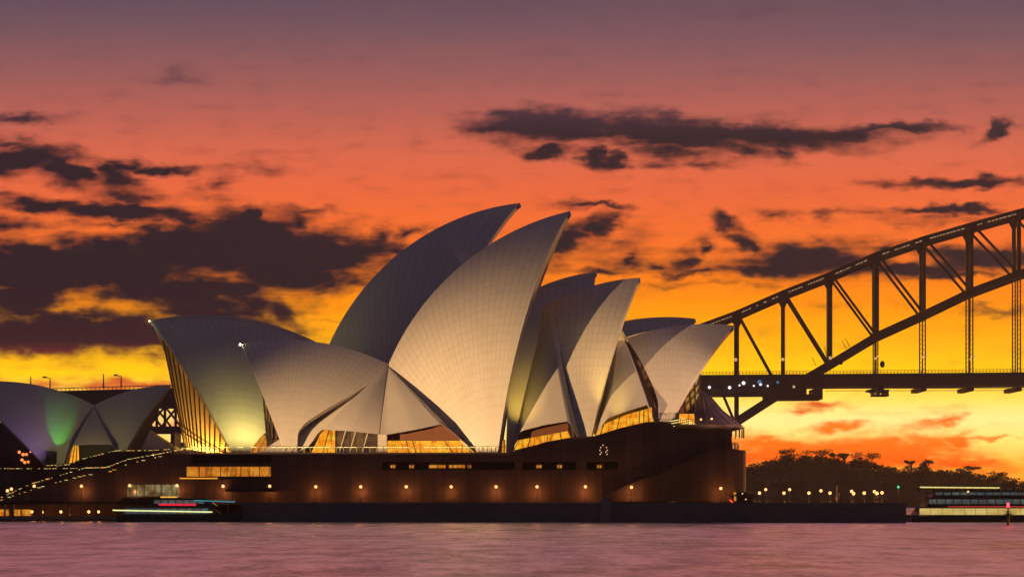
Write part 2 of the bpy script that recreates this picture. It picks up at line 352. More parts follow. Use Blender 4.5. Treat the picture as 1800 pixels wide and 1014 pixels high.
# ------------------------------------------------------------------ water and land
def water():
    m = bpy.data.materials.new('harbour water'); m.use_nodes = True; nt = m.node_tree; b = nt.nodes['Principled BSDF']
    b.inputs['Base Color'].default_value = (.11, .075, .09, 1); b.inputs['Roughness'].default_value = .4; b.inputs['IOR'].default_value = 1.33
    g = nd(nt, 'ShaderNodeNewGeometry')
    def n(sx, sy, sc_, det): return nd(nt, 'ShaderNodeTexNoise', ins={'Vector': nd(nt, 'ShaderNodeMapping', ins={0: g.outputs['Position'], 3: (sx, sy, 1)}).outputs[0], 'Scale': sc_, 'Detail': det, 'Roughness': .6}).outputs[0]
    a = n(.30, .11, 1, 5); c = n(1.7, .55, 1, 4); big = n(.05, .02, 1, 4)
    h = M(nt, 'ADD', M(nt, 'MULTIPLY', a, 1.6), M(nt, 'MULTIPLY', c, .40))
    bp = nd(nt, 'ShaderNodeBump', ins={'Height': h, 'Strength': .8, 'Distance': .30}); nt.links.new(bp.outputs[0], b.inputs['Normal'])
    gl = nd(nt, 'ShaderNodeBsdfGlossy', ins={0: (.95, .90, .93, 1), 1: .30}); nt.links.new(bp.outputs[0], gl.inputs['Normal'])
    nt.links.new(M(nt, 'MULTIPLY_ADD', big, .35, .14), gl.inputs[1])
    # wavelets: crests mirror the sky, troughs show the dark body of the water
    f = M(nt, 'ADD', M(nt, 'MULTIPLY', a, .45), M(nt, 'ADD', M(nt, 'MULTIPLY', c, .30), M(nt, 'MULTIPLY', big, .25)))
    mr = nd(nt, 'ShaderNodeMapRange', ins={0: f, 1: .42, 2: .56, 3: WLO, 4: WHI})
    mx = nd(nt, 'ShaderNodeMixShader', ins={0: mr.outputs[0]}); nt.links.new(b.outputs[0], mx.inputs[1]); nt.links.new(gl.outputs[0], mx.inputs[2])
    nt.links.new(mx.outputs[0], nt.nodes['Material Output'].inputs[0])
    mb = MB(); mb.quad((-9000, -60, 0), (9000, -60, 0), (9000, 14000, 0), (-9000, 14000, 0))
    return tag(mb.build('water', m), kind='structure')
water()
# sheet of harbour bed / far land so the horizon is closed
tag(MB().quad((-9500, -80, -6), (9500, -80, -6), (9500, 15000, -6), (-9500, 15000, -6)).build('harbour_bed', SEA), kind='structure')

QZ = 3.7; PY0 = 404.0
# quay: promenade with a sea wall face toward the water
qa = (X(425, 396), 396.0); qb = (X(1593, 376), 376.0)
mb = MB(); mb.slab([qa, (-38.0, 388.2), (X(1056, 384.5), 384.8), qb, (qb[0] + 3, 430), (qb[0] - 4, 560), (-170, 560), (-170, 432), (qa[0], 432)], -3, QZ)
tag(mb.build('quay', [SEA]), kind='structure')
mb = MB(); mb.slab([(qa[0] + .4, 396.4), (qb[0] - .3, 376.4), (qb[0] + 2, 429), (qb[0] - 5, 470), (-120, 470), (qa[0] + .4, 432)], QZ + .004, QZ + .03)
tag(mb.build('promenade', [PAVE]), kind='structure')
# lower concourse quay on the left
mb = MB(); mb.slab([(-230, 412), (qa[0] - .02, 412), (qa[0] - .02, 431.9), (-230, 431.9)], -3, .5)
mb.slab([(-230, 431.95), (-170.1, 431.95), (-170.1, 560), (-230, 560)], -3, QZ)
tag(mb.build('lower_concourse', [SEA]), kind='structure')

# ------------------------------------------------------------------ podium
def facade(mb, x0, x1, z0, z1, y, depth, holes, mi=0, mr=1):
    xs = sorted({x0, x1, *[h[0] for h in holes], *[h[1] for h in holes]}); zs = sorted({z0, z1, *[h[2] for h in holes], *[h[3] for h in holes]})
    for i in range(len(xs) - 1):
        for j in range(len(zs) - 1):
            cx = (xs[i] + xs[i + 1]) / 2; cz = (zs[j] + zs[j + 1]) / 2
            if any(h[0] < cx < h[1] and h[2] < cz < h[3] for h in holes): continue
            mb.quad((xs[i], y, zs[j]), (xs[i + 1], y, zs[j]), (xs[i + 1], y, zs[j + 1]), (xs[i], y, zs[j + 1]), mi)
    for a, b, c, d in holes:
        mb.quad((a, y, c), (b, y, c), (b, y + depth, c), (a, y + depth, c), mr); mb.quad((a, y, d), (b, y, d), (b, y + depth, d), (a, y + depth, d), mr)
        mb.quad((a, y, c), (a, y + depth, c), (a, y + depth, d), (a, y, d), mr); mb.quad((b, y, c), (b, y + depth, c), (b, y + depth, d), (b, y, d), mr)
        mb.quad((a, y + depth, c), (b, y + depth, c), (b, y + depth, d), (a, y + depth, d), mr)

ZT = Z(795, PY0)
pod = thing('podium', (X(700, 430), 430, QZ), 'long dark granite podium with lit lower windows under the two big shell halls', 'building')
def H(px0, px1, py0, py1): return (X(px0, PY0), X(px1, PY0), Z(py1, PY0), Z(py0, PY0))
def PXZ(px, py, Y=PY0): return (X(px, Y), Z(py, Y))
h_or = H(326, 476, 818.6, 838); h_over = H(337, 477, 799, 813)
low = [h_or, H(221, 315, 850, 873), H(1176, 1189, 861, 881.2)]
mid = [H(672, 905, 811.5, 825.5), H(918, 1013, 811.5, 825.5), H(1031, 1086, 811.5, 825.5)]
mb = MB()
facade(mb, X(212, PY0), X(665, PY0), QZ, Z(818, PY0), PY0, 1.8, low[:2])
facade(mb, X(665, PY0), X(1292, PY0), QZ, Z(802, PY0), PY0, 1.8, mid + low[2:])
facade(mb, X(335, PY0), X(665, PY0), Z(818, PY0), ZT, PY0, 1.8, [h_over])
facade(mb, X(665, PY0), X(1292, PY0), Z(802, PY0), ZT, PY0, 1.8, [])
# solid core, terrace and the rising northern terrace
mb.box(X(212, PY0), X(335, PY0), PY0 + 2, 540, QZ, Z(818, PY0) - .02)
mb.box(X(335, PY0) - .01, X(1290, PY0), PY0 + 2, 548, QZ, ZT - .35)
tag(mb.build('wall', [GRAN, DARK], pod), label='long flat granite wall with dark window slots')
mb = MB()   # coping and terrace floor
mb.box(X(335, PY0) - .3, X(908, PY0), PY0 - .15, 548, ZT - .34, ZT)
mb.build('terrace', PAVE, pod)
NORTH = [(893, 799), (905, 792), (935, 784), (960, 776), (1000, 769), (1045, 766), (1090, 752), (1135, 741.5), (1160, 740), (1200, 744), (1238, 752), (1262, 749), (1285, 752), (1288, 799)]
mb = MB(); mb.prism([PXZ(*p) for p in NORTH], PY0 - .2, 500); mb.build('northern_terrace', GRAN, pod)
# stair wall on the north: lower right of the diagonal, rounded end
mb = MB(); mb.prism([PXZ(1066, 881, 401.5), PXZ(1066, 871, 401.5), PXZ(1100, 858, 401.5), PXZ(1270, 788, 401.5), PXZ(1292, 788, 401.5), PXZ(1292, 881, 401.5)], 401.5, PY0 + .3)
mb.build('stair_wall', GRAN, pod)
mb = MB(); mb.bar(at(1066, 869.5, 401.4), at(1270, 785.5, 401.4), .25, .3); mb.build('handrail', GRAN, pod)
mb = MB(); xr = X(1312, 408); rr = 7.5; cx = xr - rr
ring = [(cx + rr * math.sin(a), 409.2 - rr * math.cos(a)) for a in [i * math.pi / 24 for i in range(25)]]
ring = [(X(1286, 401.7), 401.7)] + ring + [(X(1286, 424), 424.2)]
mb.slab(ring, QZ, Z(790, 402)); 
fl = [(cx + (rr + 2.4) * math.sin(a), 409.2 - (rr + .2) * math.cos(a)) for a in [i * math.pi / 24 for i in range(25)]]
n = 25; vs = [(p[0], p[1], QZ + 1.7) for p in ring[1:-1]] + [(q[0], q[1], QZ) for q in fl]
mb.add(vs, [(i, i + 1, n + i + 1, n + i) for i in range(n - 1)])
mb.build('rounded_end_wall', GRAN, pod, smooth=False)
# windows in the openings
def pane_row(parent, hole, cuts, m, y, frame=METAL, fw=.14, label=None):
    a, b, c, d = hole; g = MB(); g.quad((a, y, c), (b, y, c), (b, y, d), (a, y, d))
    w = g.build('window', m, parent)
    if label: w['label'] = label
    f = MB()
    for k in cuts: xx = a + (b - a) * k; f.box(xx - fw / 2, xx + fw / 2, y - .2, y - .02, c + .01, d - .01)
    f.box(a + .01, b - .01, y - .2, y - .021, c + .011, c + fw); f.box(a + .01, b - .01, y - .2, y - .021, d - fw, d - .011)
    f.build('frame', frame, w); return w
pane_row(pod, h_or, [.15, .4, .64, .86], LITO, PY0 + 1.5, label='wide orange-lit window row')
pane_row(pod, low[1], [.18, .33, .66, .85], LITP, PY0 + 1.2, label='pale-lit window row under the stairs')
pane_row(pod, low[2], [.5], LITG, PY0 + .5, label='yellow-lit door in the stair wall')
for a, b in ((686, 694), (719, 727), (754, 783), (789, 817), (822, 828)): pane_row(pod, H(a, b, 815.5, 823), [.5], LITO, PY0 + 1.2)
for a, b in ((943, 952), (980, 988), (1050, 1058)): pane_row(pod, H(a, b, 815.5, 823), [.5], LITO, PY0 + 1.2)
# ledges and a lit canopy line
mb = MB(); mb.box(X(322, PY0), X(478, PY0), PY0 - 1.2, PY0 + .1, Z(842, PY0), Z(839, PY0)); mb.box(X(398, PY0), X(488, PY0), PY0 - 2, PY0 + .1, Z(864, PY0), Z(859, PY0)); mb.box(X(219, PY0), X(318, PY0), PY0 - 1, PY0 + .1, Z(876.5, PY0), Z(873.6, PY0)); mb.build('ledge', DARK, pod)
mb = MB(); mb.box(X(318, PY0), X(384, PY0), PY0 - 1.5, PY0 - 1.22, Z(841.5, PY0), Z(839.3, PY0)); mb.build('light_strip', mat('amber light strip', (.8, .5, .1), emit=(1.0, .40, .03), estr=.9), pod)
mb = MB(); mb.box(X(284, PY0), X(314, PY0), PY0 - 1.3, PY0 - 1.02, Z(874.3, PY0), Z(872, PY0)); mb.build('light_strip', mat('amber light strip', (.8, .5, .1), emit=(1.0, .50, .08), estr=.9), pod)
# glass balustrade along the terrace edge with its light line
mb = MB(); xb0, xb1 = X(335, PY0), X(872, PY0); nb = 46
for i in range(nb + 1):
    xx = xb0 + (xb1 - xb0) * i / nb; mb.box(xx - .05, xx + .05, PY0, PY0 + .1, ZT, ZT + 1.05)
mb.box(xb0, xb1, PY0 - .02, PY0 + .12, ZT + 1.0, ZT + 1.08)
bal = mb.build('balustrade', PALEM, pod)
mb = MB(); 
for i in range(nb):
    if random.random() < .12: continue
    a = xb0 + (xb1 - xb0) * i / nb + .12; MB().box(a, a + (xb1 - xb0) / nb - .24, PY0 - .06, PY0 - .025, ZT + .99, ZT + 1.09).build('light_strip', STRIPY, bal)
# northern foyer balcony at the top of the rounded end
mb = MB(); mb.slab([(X(1186, 402), 402), (X(1300, 402), 403), (X(1305, 410), 412), (X(1290, 420), 425), (X(1190, 420), 425)], Z(752, 404), Z(746, 404))
mb.slab([(X(1268, 403), 404), (X(1298, 403), 405), (X(1300, 412), 413), (X(1270, 412), 420)], Z(792, 404), Z(775, 404) - .5); mb.build('balcony', CONC if False else GRAN, pod)
mb = MB(); mb.quad((X(1271, 404), 404.2, Z(789, 404)), (X(1297, 405), 404.9, Z(789, 404)), (X(1297, 405), 404.9, Z(777, 404)), (X(1271, 404), 404.2, Z(777, 404)))
w = mb.build('window', lit_window('balcony room light', (.5, .12, .02), (1., .45, .15), .7, (2.5, 2.5, 1), .8), pod); w['label'] = 'small pink-orange lit window in the rounded end'
f = MB()
for k in range(6): q = at(1271 + k * 5.2, 783, 403.9); f.box(q.x - .07, q.x + .07, q.y - .1, q.y + .02, Z(789, 404), Z(777, 404))
f.build('frame', DARK, w)
# railing posts on the upper terrace
mb = MB()
for i in range(30):
    q = at(1192 + i * 3.6, 745, 403.2); mb.box(q.x - .04, q.x + .04, 403.1, 403.2, Z(746, 404), Z(746, 404) + 1.0)
mb.box(X(1192, 403), X(1297, 403), 403.1, 403.2, Z(746, 404) + .95, Z(746, 404) + 1.02); mb.build('railing', METAL, pod)

# monumental stair side, left
st = thing('monumental_stairs', (X(150, 420), 420, 1.1), 'broad dark stairs rising from the left edge up to the podium, seen from the side', 'stairs')
mb = MB(); mb.prism([PXZ(-60, 881), PXZ(-60, 897 - 8), PXZ(-20, 876), PXZ(0, 869), PXZ(55, 851), PXZ(150, 826), PXZ(186, 824), PXZ(212, 817), PXZ(250, 806), PXZ(335, 790), PXZ(335, 818), PXZ(212, 818), PXZ(212, 881)], PY0, PY0 + 20)
mb.build('side_wall', GRAN, st)
mb = MB(); mb.prism([PXZ(-60, 884, 425), PXZ(-60, 822, 425), PXZ(100, 820.5, 425), PXZ(150, 806, 425), PXZ(203, 792, 425), PXZ(345, 792, 425), PXZ(345, 884, 425)], 425, 540)
mb.build('forecourt', GRAN, st)
mb = MB()
for k in range(26):
    t0 = k / 26; q = at(0 + 335 * t0, 869 - 79 * t0 ** .92, PY0); mb.box(q.x, q.x + 1.5, PY0 + .5, PY0 + 19, q.z - 1.2, q.z - .12 + .1)
mb.build('steps', PAVE, st)

def string_rail(pts, Y, nl, label, h=1.0):
    """handrail with a chain of small lamps under the rail"""
    P = [at(px, py, Y) for px, py in pts]; t = thing('handrail', P[0], label, 'handrail', 'lit handrails of the stairs')
    seg = [(P[i + 1] - P[i]).length for i in range(len(P) - 1)]; L = sum(seg)
    def along(s):
        for i, g in enumerate(seg):
            if s <= g: return P[i].lerp(P[i + 1], s / g)
            s -= g
        return P[-1]
    mb = MB()
    for a, b in zip(P[:-1], P[1:]): mb.bar(a, b, .10)
    for k in range(int(L / 1.6) + 1): q = along(k * 1.6); mb.bar(q + Vector((0, .02, -h)), q + Vector((0, .02, -.03)), .06)
    mb.build('rail', METAL, t)
    for k in range(nl):
        if random.random() < .12: continue
        q = along(L * (k + .5 + random.uniform(-.25, .25)) / nl) + Vector((0, -.12, -.1)); r = random.uniform(.06, .11)
        s = MB(); ln = random.uniform(.15, .8); s.bar(q - Vector((ln / 2, 0, 0)), q + Vector((ln / 2, 0, 0)), r, r); s.build('rail_lamp', STRIPY if random.random() < .55 else AMB, t)
AMB = mat('amber rail lamp', (.9, .6, .2), emit=(1.0, .42, .08), estr=1.1)
string_rail([(0, 874), (55, 849), (150, 821), (188, 820), (225, 806), (260, 800), (335, 786)], PY0 - .1, 62, 'lit handrail up the nearest edge of the left stairs')
string_rail([(-20, 822), (60, 822.5), (128, 822), (188, 820.5)], PY0 + 19, 34, 'level lit handrail above the dark wall behind the lower stairs')
string_rail([(82, 817), (120, 815.5), (150, 804), (203, 791), (270, 790.5), (335, 785)], PY0 + 20, 44, 'lit handrail of the upper stairs below the small restaurant shells')
string_rail([(-10, 882), (20, 871), (90, 849), (150, 834), (190, 829), (225, 814), (300, 797)], PY0 - .25, 30, 'lower faintly lit handrail along the near stair wall', .5)

# ------------------------------------------------------------------ shells
class Hall:
    def __init__(s, px, Y, th):
        th = R(th); s.O = Vector((X(px, Y), Y, 0)); s.a = Vector((math.cos(th), math.sin(th), 0)); s.n = Vector((math.sin(th), -math.cos(th), 0))
    def on(s, px, py, t):
        r = ray(px, py); k = (t + (s.O - CAM).dot(s.n)) / r.dot(s.n); return CAM + r * k
    def mirror(s, p): return p - s.n * (2 * (p - s.O).dot(s.n))
def sphere_c(A, B, Ft, r, n):
    a = A - Ft; b = B - Ft; c = a.cross(b); cc = Ft + (c.cross(a) * b.length_squared + b.cross(c) * a.length_squared) / (2 * c.length_squared)
    h = math.sqrt(max(0, r * r - (cc - Ft).length_squared)); c.normalize()
    if c.dot(n) < 0: c = -c
    return cc - c * h
def slerp(C, P, Q, t):
    u = P - C; v = Q - C; w = u.angle(v)
    if w < 1e-5: return P.lerp(Q, t)
    return C + (u * math.sin((1 - t) * w) + v * math.sin(t * w)) / math.sin(w)
def on_sphere(C, r, px, py, near):
    d = ray(px, py).normalized(); oc = CAM - C; b = d.dot(oc); q = b * b - oc.length_squared + r * r
    if q < 0: p = CAM - d * b; return C + (p - C).normalized() * r
    return CAM + d * (-b - math.sqrt(q))
def resample(P, n):
    seg = [(P[i + 1] - P[i]).length for i in range(len(P) - 1)]; L = sum(seg); out = []
    for k in range(n + 1):
        s = L * k / n
        for i, g in enumerate(seg):
            if s <= g + 1e-9 or i == len(seg) - 1: out.append(P[i].lerp(P[i + 1], min(1, s / max(g, 1e-6)))); break
            s -= g
    return out
def smooth_poly(P, k=2):
    for _ in range(k):
        Q = [P[0]]
        for a, b in zip(P[:-1], P[1:]): Q += [a.lerp(b, .25), a.lerp(b, .75)]
        P = Q + [P[-1]]
    return P
def shell(h, root, A, B, Ft, t, r, rear=None, m=TILE, nu=40, nv=56, thick=1.3, sharp=False):
    A3 = h.on(*A, 0); B3 = h.on(*B, 0); F3 = h.on(*Ft, t); C = sphere_c(A3, B3, F3, r, h.n)
    fr = [slerp(C, F3, A3, j / nv) for j in range(nv + 1)]
    if rear:
        P = [on_sphere(C, r, *p, None) for p in rear] + [B3]
        if not sharp: P = smooth_poly(P)
        P = resample(P, nv); rr_ = [C + (p - C).normalized() * r for p in P]; rr_[-1] = B3
    else: rr_ = [slerp(C, F3, B3, j / nv) for j in range(nv + 1)]
    c0 = C + h.n * ((A3 - C).dot(h.n)); ra = (A3 - c0); rb = (B3 - c0); w = ra.angle(rb); rad = ra.length
    e0 = (F3 - C).normalized(); e1 = (A3 - C); e1 = (e1 - e0 * e1.dot(e0)).normalized(); e2 = e0.cross(e1)
    rows = []; uvs = []
    for j in range(nv + 1):
        s = j / nv; row = []; uv = []
        for i in range(nu + 1):
            u = i / nu; p = slerp(C, fr[j], rr_[j], u)
            if s > 0:
                rd = c0 + (ra * math.sin((1 - u) * w) + rb * math.sin(u * w)) / math.sin(w)
                p = p + (rd - slerp(C, A3, B3, u)) * s ** 3
                if j < nv: p = C + (p - C).normalized() * r
                else: p = rd
            row.append(p); d = (p - C).normalized(); ca = max(-1, min(1, d.dot(e0)))
            az = math.atan2(d.dot(e2), d.dot(e1)); uv.append((az / R(2.35) + .5, (math.acos(ca) * r) / 1.95))
        rows.append(row); uvs.append(uv)
    inner = [[C + (p - C) * ((r - thick * (1 if j < nv else 1)) / r) for p in row] for j, row in enumerate(rows)]
    for side in (0, 1):
        mf = (lambda p: p) if side == 0 else h.mirror; fl = side == 1
        mb = MB(); mb.grid([[mf(p) for p in row] for row in rows], 0, uvs, flip=fl); mb.grid([[mf(p) for p in row] for row in inner], 1, None, flip=not fl)
        def strip(a, b, f):
            mb.grid([[mf(p) for p in a], [mf(p) for p in b]], 1, None, flip=f)
        strip([x[0] for x in rows], [x[0] for x in inner], fl); strip([x[-1] for x in rows], [x[-1] for x in inner], not fl)
        strip(rows[0], inner[0], not fl); strip(rows[-1], inner[-1], fl)
        mb.build('shell_roof', [m, CONC], root, smooth=False)
    for o in list(root.children)[-2:]:
        me = o.data; sm = [p.material_index == 0 for p in me.polygons]; me.polygons.foreach_set('use_smooth', sm)
    return dict(C=C, r=r, fr=fr, rear=rr_, A=A3, B=B3, F=F3, h=h)
def mouth_glass(S, root, bulge, floor_z, n=13, top=.86, lit=None, m=None, ring=.2, name='glass_wall', hidden=False, inset=1.6):
    """fan of glass between the open edges of a shell pair: mullions fall from the edge to a bowed sill"""
    h = S['h']; fr = [p for p in S['fr'] if p.z >= floor_z]; k = max(2, int(len(fr) * top)); fr = fr[:k]
    back = -h.a * (1 if bulge.dot(h.a) > 0 else -1) * inset
    E = [p + back - h.n * min(3.0, max(0, (p - h.O).dot(h.n)) * .5) for p in fr]; E2 = [h.mirror(p) for p in E][::-1]; E = resample(E + E2, n - 1)
    a = E[0].copy(); b = E[-1].copy(); base = []
    for i in range(n):
        u = i / (n - 1); q = a.lerp(b, u) + bulge * (1 - (2 * u - 1) ** 2); q.z = floor_z; base.append(q)
    mb = MB(); rows = []
    for j in range(9):
        v = j / 8; rows.append([base[i].lerp(E[i], v) for i in range(n)])
    mb.grid(rows); g = mb.build(name, m or GLASSD, root)
    f = MB()
    for i in range(n): f.bar(base[i], E[i], .28, .5)
    for v in (ring, ring * 1.25):
        for i in range(n - 1): f.bar(base[i].lerp(E[i], v), base[i + 1].lerp(E[i + 1], v), .22)
    f.build('mullions', METAL, g); return base, E
def ruled(h, root, top, bot, name, m, nu=16, nv=14, bulge=0, thick=.8, mirror=True, tb=None):
    """plate between two outlines, each given as (px, py, distance from the hall's axis)"""
    T = resample([h.on(*p[:2], p[2]) for p in top], nu) if len(top) > 1 else [h.on(*top[0][:2], top[0][2])] * (nu + 1)
    Bt = resample([h.on(*p[:2], p[2]) for p in bot], nu)
    rows = []
    for j in range(nv + 1):
        v = j / nv; rows.append([Bt[i].lerp(T[i], v) + h.n * (bulge * 4 * v * (1 - v) * (1 - (2 * i / nu - 1) ** 2 * .5)) for i in range(nu + 1)])
    inner = [[p - h.n * thick for p in row] for row in rows]
    for side in ((0, 1) if mirror else (0,)):
        mf = (lambda p: p) if side == 0 else h.mirror
        mb = MB(); mb.grid([[mf(p) for p in r_] for r_ in rows]); mb.grid([[mf(p) for p in r_] for r_ in inner], flip=True)
        for a, b in ((rows[0], inner[0]), (rows[-1], inner[-1]), ([x[0] for x in rows], [x[0] for x in inner]), ([x[-1] for x in rows], [x[-1] for x in inner])): mb.grid([[mf(p) for p in a], [mf(p) for p in b]])
        o = mb.build(name, m, root)
    return rows
def tof(S, px, py): # axis distance of the shell surface seen at a pixel
    p = on_sphere(S['C'], S['r'], px, py, None); return (p - S['h'].O).dot(S['h'].n)

hf = Hall(850, 430, 0)
fh = thing('opera_theatre', (hf.O.x, 430, ZT), 'nearer hall of four cream tiled shells, warmly floodlit, its highest shell leaning right', 'building', None)
FS = shell(hf, fh, (425, 604), (683, 640), (507, 812), 20, 62, [(519, 812), (523, 778), (524, 752), (566, 723), (627, 690), (666, 662)])
FN1 = shell(hf, fh, (1002, 371), (683, 640), (872, 826), 20, 71, [(852, 812), (828, 785), (774, 747), (731, 709), (703, 681), (687, 655)])
FN2 = shell(hf, fh, (1125, 488), (925, 560), (1027, 830), 18, 60, [(1022, 800), (1018, 765), (1003, 690), (985, 610), (972, 562), (950, 551)])
FN3 = shell(hf, fh, (1290, 572), (1085, 600), (1167, 764), 20, 60, [(1156, 764), (1157, 730), (1157, 697), (1125, 630), (1099, 591)])
# side shells that close the flanks
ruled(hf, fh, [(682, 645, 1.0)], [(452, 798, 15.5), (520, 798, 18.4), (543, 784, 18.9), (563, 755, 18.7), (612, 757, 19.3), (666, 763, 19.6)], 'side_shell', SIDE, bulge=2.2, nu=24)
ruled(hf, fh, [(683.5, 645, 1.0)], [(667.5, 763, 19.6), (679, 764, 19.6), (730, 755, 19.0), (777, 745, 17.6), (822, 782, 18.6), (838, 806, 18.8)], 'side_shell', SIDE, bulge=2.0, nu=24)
t2 = tof(FN2, 974, 565)
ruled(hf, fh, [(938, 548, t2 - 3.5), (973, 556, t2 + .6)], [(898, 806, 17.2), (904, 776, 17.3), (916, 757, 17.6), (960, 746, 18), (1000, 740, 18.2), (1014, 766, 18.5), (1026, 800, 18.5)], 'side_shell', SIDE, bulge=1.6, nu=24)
def t1(py):
    b = min(FN1['fr'], key=lambda p: abs((HORIZON - (p.z - EYE) / p.y * F) - py)); return (b - hf.O).dot(hf.n)
Lf = [(893, 806), (895, 740), (899, 690), (909, 620), (925, 560), (938, 526)]; Rt = [(900, 806), (910, 745), (923, 690), (934, 642), (950, 582), (953, 541)]
ruled(hf, fh, [(p[0] - 4, p[1], max(.6, t1(p[1]) - 1.4)) for p in Lf], [(p[0], p[1], max(.3, t1(p[1]) - 3.2)) for p in Rt], 'flank_rib', SIDE, nu=20, nv=3, thick=.5)
t3 = tof(FN3, 1100, 598)
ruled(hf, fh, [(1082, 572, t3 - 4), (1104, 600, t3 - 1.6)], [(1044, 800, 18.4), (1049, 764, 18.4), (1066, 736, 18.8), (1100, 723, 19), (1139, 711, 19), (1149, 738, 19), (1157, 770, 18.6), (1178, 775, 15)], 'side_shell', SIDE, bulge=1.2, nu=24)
# foyer walls and lit windows under the side shells
def foyer(h, root, poly_bot, poly_top, t, m, cuts, label=None, mirror=True):
    B_ = [h.on(*p, t) for p in poly_bot]; T_ = [h.on(*p, t) for p in poly_top]; n = 12; Br = resample(B_, n); Tr = resample(T_, n)
    for side in ((0, 1) if mirror else (0,)):
        mf = (lambda p: p) if side == 0 else h.mirror
        mb = MB(); mb.grid([[mf(p) for p in Br], [mf(p) for p in Tr]]); w = mb.build('window', m, root)
        if label and side == 0: w['label'] = label
        f = MB()
        for k in range(n + 1):
            if k in cuts: f.bar(mf(Br[k] + h.n * .15), mf(Tr[k] + h.n * .15), .16)
        for a, b in zip(Br[:-1], Br[1:]): f.bar(mf(a + h.n * .15), mf(b + h.n * .15), .16)
        for a, b in zip(Tr[:-1], Tr[1:]): f.bar(mf(a + h.n * .15), mf(b + h.n * .15), .16)
        f.build('frame', METAL, w)
foyer(hf, fh, [(679, 796), (800, 796), (836, 796)], [(681, 773.5), (800, 773.5), (814, 773.5)], 16.5, LITG, (0, 3, 4, 9, 12), 'long golden window under the middle of the nearer hall')
ruled(hf, fh, [(678, 756, 17.0), (776, 740, 17.0), (812, 768, 17.0)], [(678, 773.4, 17.0), (776, 773.4, 17.0), (816, 773.4, 17.0)], 'timber_wall', WOOD, nv=2, thick=.3)
foyer(hf, fh, [(590, 796), (664, 796)], [(590, 752), (664, 758)], 16.0, lit_window('dim foyer light', (.03, .025, .03), (.30, .15, .04), .45, (.9, .9, .9), .4), (0, 4, 8, 12), 'dim glass between two concrete legs')
foyer(hf, fh, [(546, 796), (590, 796)], [(568, 752), (590, 752)], 15.6, LITG, (0, 6, 12), 'narrow golden window beside a slanting leg')
ruled(hf, fh, [(664, 760, 19.0), (680, 760, 19.0)], [(664, 800, 19.0), (680, 800, 19.0)], 'pier', CONC, nu=4, nv=2, thick=2)
for px in (600, 618, 640):
    ruled(hf, fh, [(px + 8, 752, 16.6), (px + 9.5, 752, 16.6)], [(px - 6, 800, 16.6), (px - 4.5, 800, 16.6)], 'strut', CONC, nu=2, nv=2, thick=.4)
foyer(hf, fh, [(902, 792), (935, 784), (1004, 769)], [(913, 772), (935, 764), (998, 756)], 15.0, LITG, (0, 3, 7, 10, 12), 'golden window under the second shell from the right end')
ruled(hf, fh, [(912, 752, 16.0), (999, 736, 16.0)], [(912, 773, 16.0), (999, 757, 16.0)], 'timber_wall', WOOD, nv=2, thick=.3)
foyer(hf, fh, [(1052, 772), (1100, 752), (1148, 742)], [(1062, 744), (1100, 728), (1146, 715)], 16.0, LITG, (0, 4, 9, 10, 11, 12), 'golden window under the last shell of the nearer hall')
for (a, b, c, d, e) in ((881, 886, 773, 800, 17.4), (1033, 1038, 754, 775, 16.6)):
    foyer(hf, fh, [(a, d), (b, d)], [(a + 1.5, c), (b + 1.5, c)], e, LITG, (0, 12), 'narrow vertical golden slot beside a shell foot')
# glass fans in the shell mouths
mouth_glass(FS, fh, -hf.a * 7, ZT + .2, 15, .80)
mouth_glass(FN1, fh, hf.a * 3.0, ZT + 1, 11, .45, inset=2.5)
mouth_glass(FN2, fh, hf.a * 3.0, ZT + 4, 11, .45, inset=2.5)
b3, e3 = mouth_glass(FN3, fh, hf.a * 9, Z(741, 410), 17, .62, ring=.5)
# low bowed canopy of glass north of the last shell
mb = MB(); cen = hf.O + hf.a * ((X(1236, 426) - hf.O.x)); cen.z = Z(684, 426); rows = []
prof = [(0, 0), (2.2, -1.6), (4.6, -4.4), (8.4, -7.4), (9.0, -7.9)]
for r_, dz in prof:
    rows.append([cen + Vector((r_ * .98 * math.cos(a) - (0 if math.cos(a) > 0 else r_ * .1), -14 * r_ / 9.0 * math.sin(a), dz)) for a in [-.2 * math.pi + 1.4 * math.pi * k / 28 for k in range(29)]])
mb.grid(rows); cp = mb.build('foyer_canopy', mat('mauve bronze glass roof', (.20, .13, .15), .35, .3), fh); cp['label'] = 'mauve glazed canopy at the right end of the hall'
mb = MB()
for k in range(0, 29, 2):
    for j in range(len(rows) - 1): mb.bar(rows[j][k] + Vector((0, 0, .05)), rows[j + 1][k] + Vector((0, 0, .05)), .12)
for i in range(28): mb.bar(rows[-1][i], rows[-1][i + 1], .35, .25)
mb.build('rib', PALEM, cp)
mb = MB()
for i in range(0, 28): mb.bar(rows[-1][i] * 1 + Vector((0, 0, -.3)), rows[-1][i] + Vector((0, 0, -2.2)) * 1, .14)
mb.build('post', METAL, cp)
mb = MB(); mb.quad(at(1193, 748, 412), at(1222, 748, 412), at(1220, 727, 412), at(1194, 727, 412)); mb.build('window', LITG, cp)
for a, b in (((1180, 744), (1214, 738)), ((1184, 749), (1216, 741)), ((1212, 741), (1232, 750)), ((1178, 740), (1205, 736))): MB().bar(at(*a, 403.5), at(*b, 403.5), .14).build('light_strip', STRIPY, cp)
for px, py in ((1232, 737), (1251, 736), (1213, 745)):
    MB().ball(at(px, py, 405), .22).build('lamp', BULB, cp)

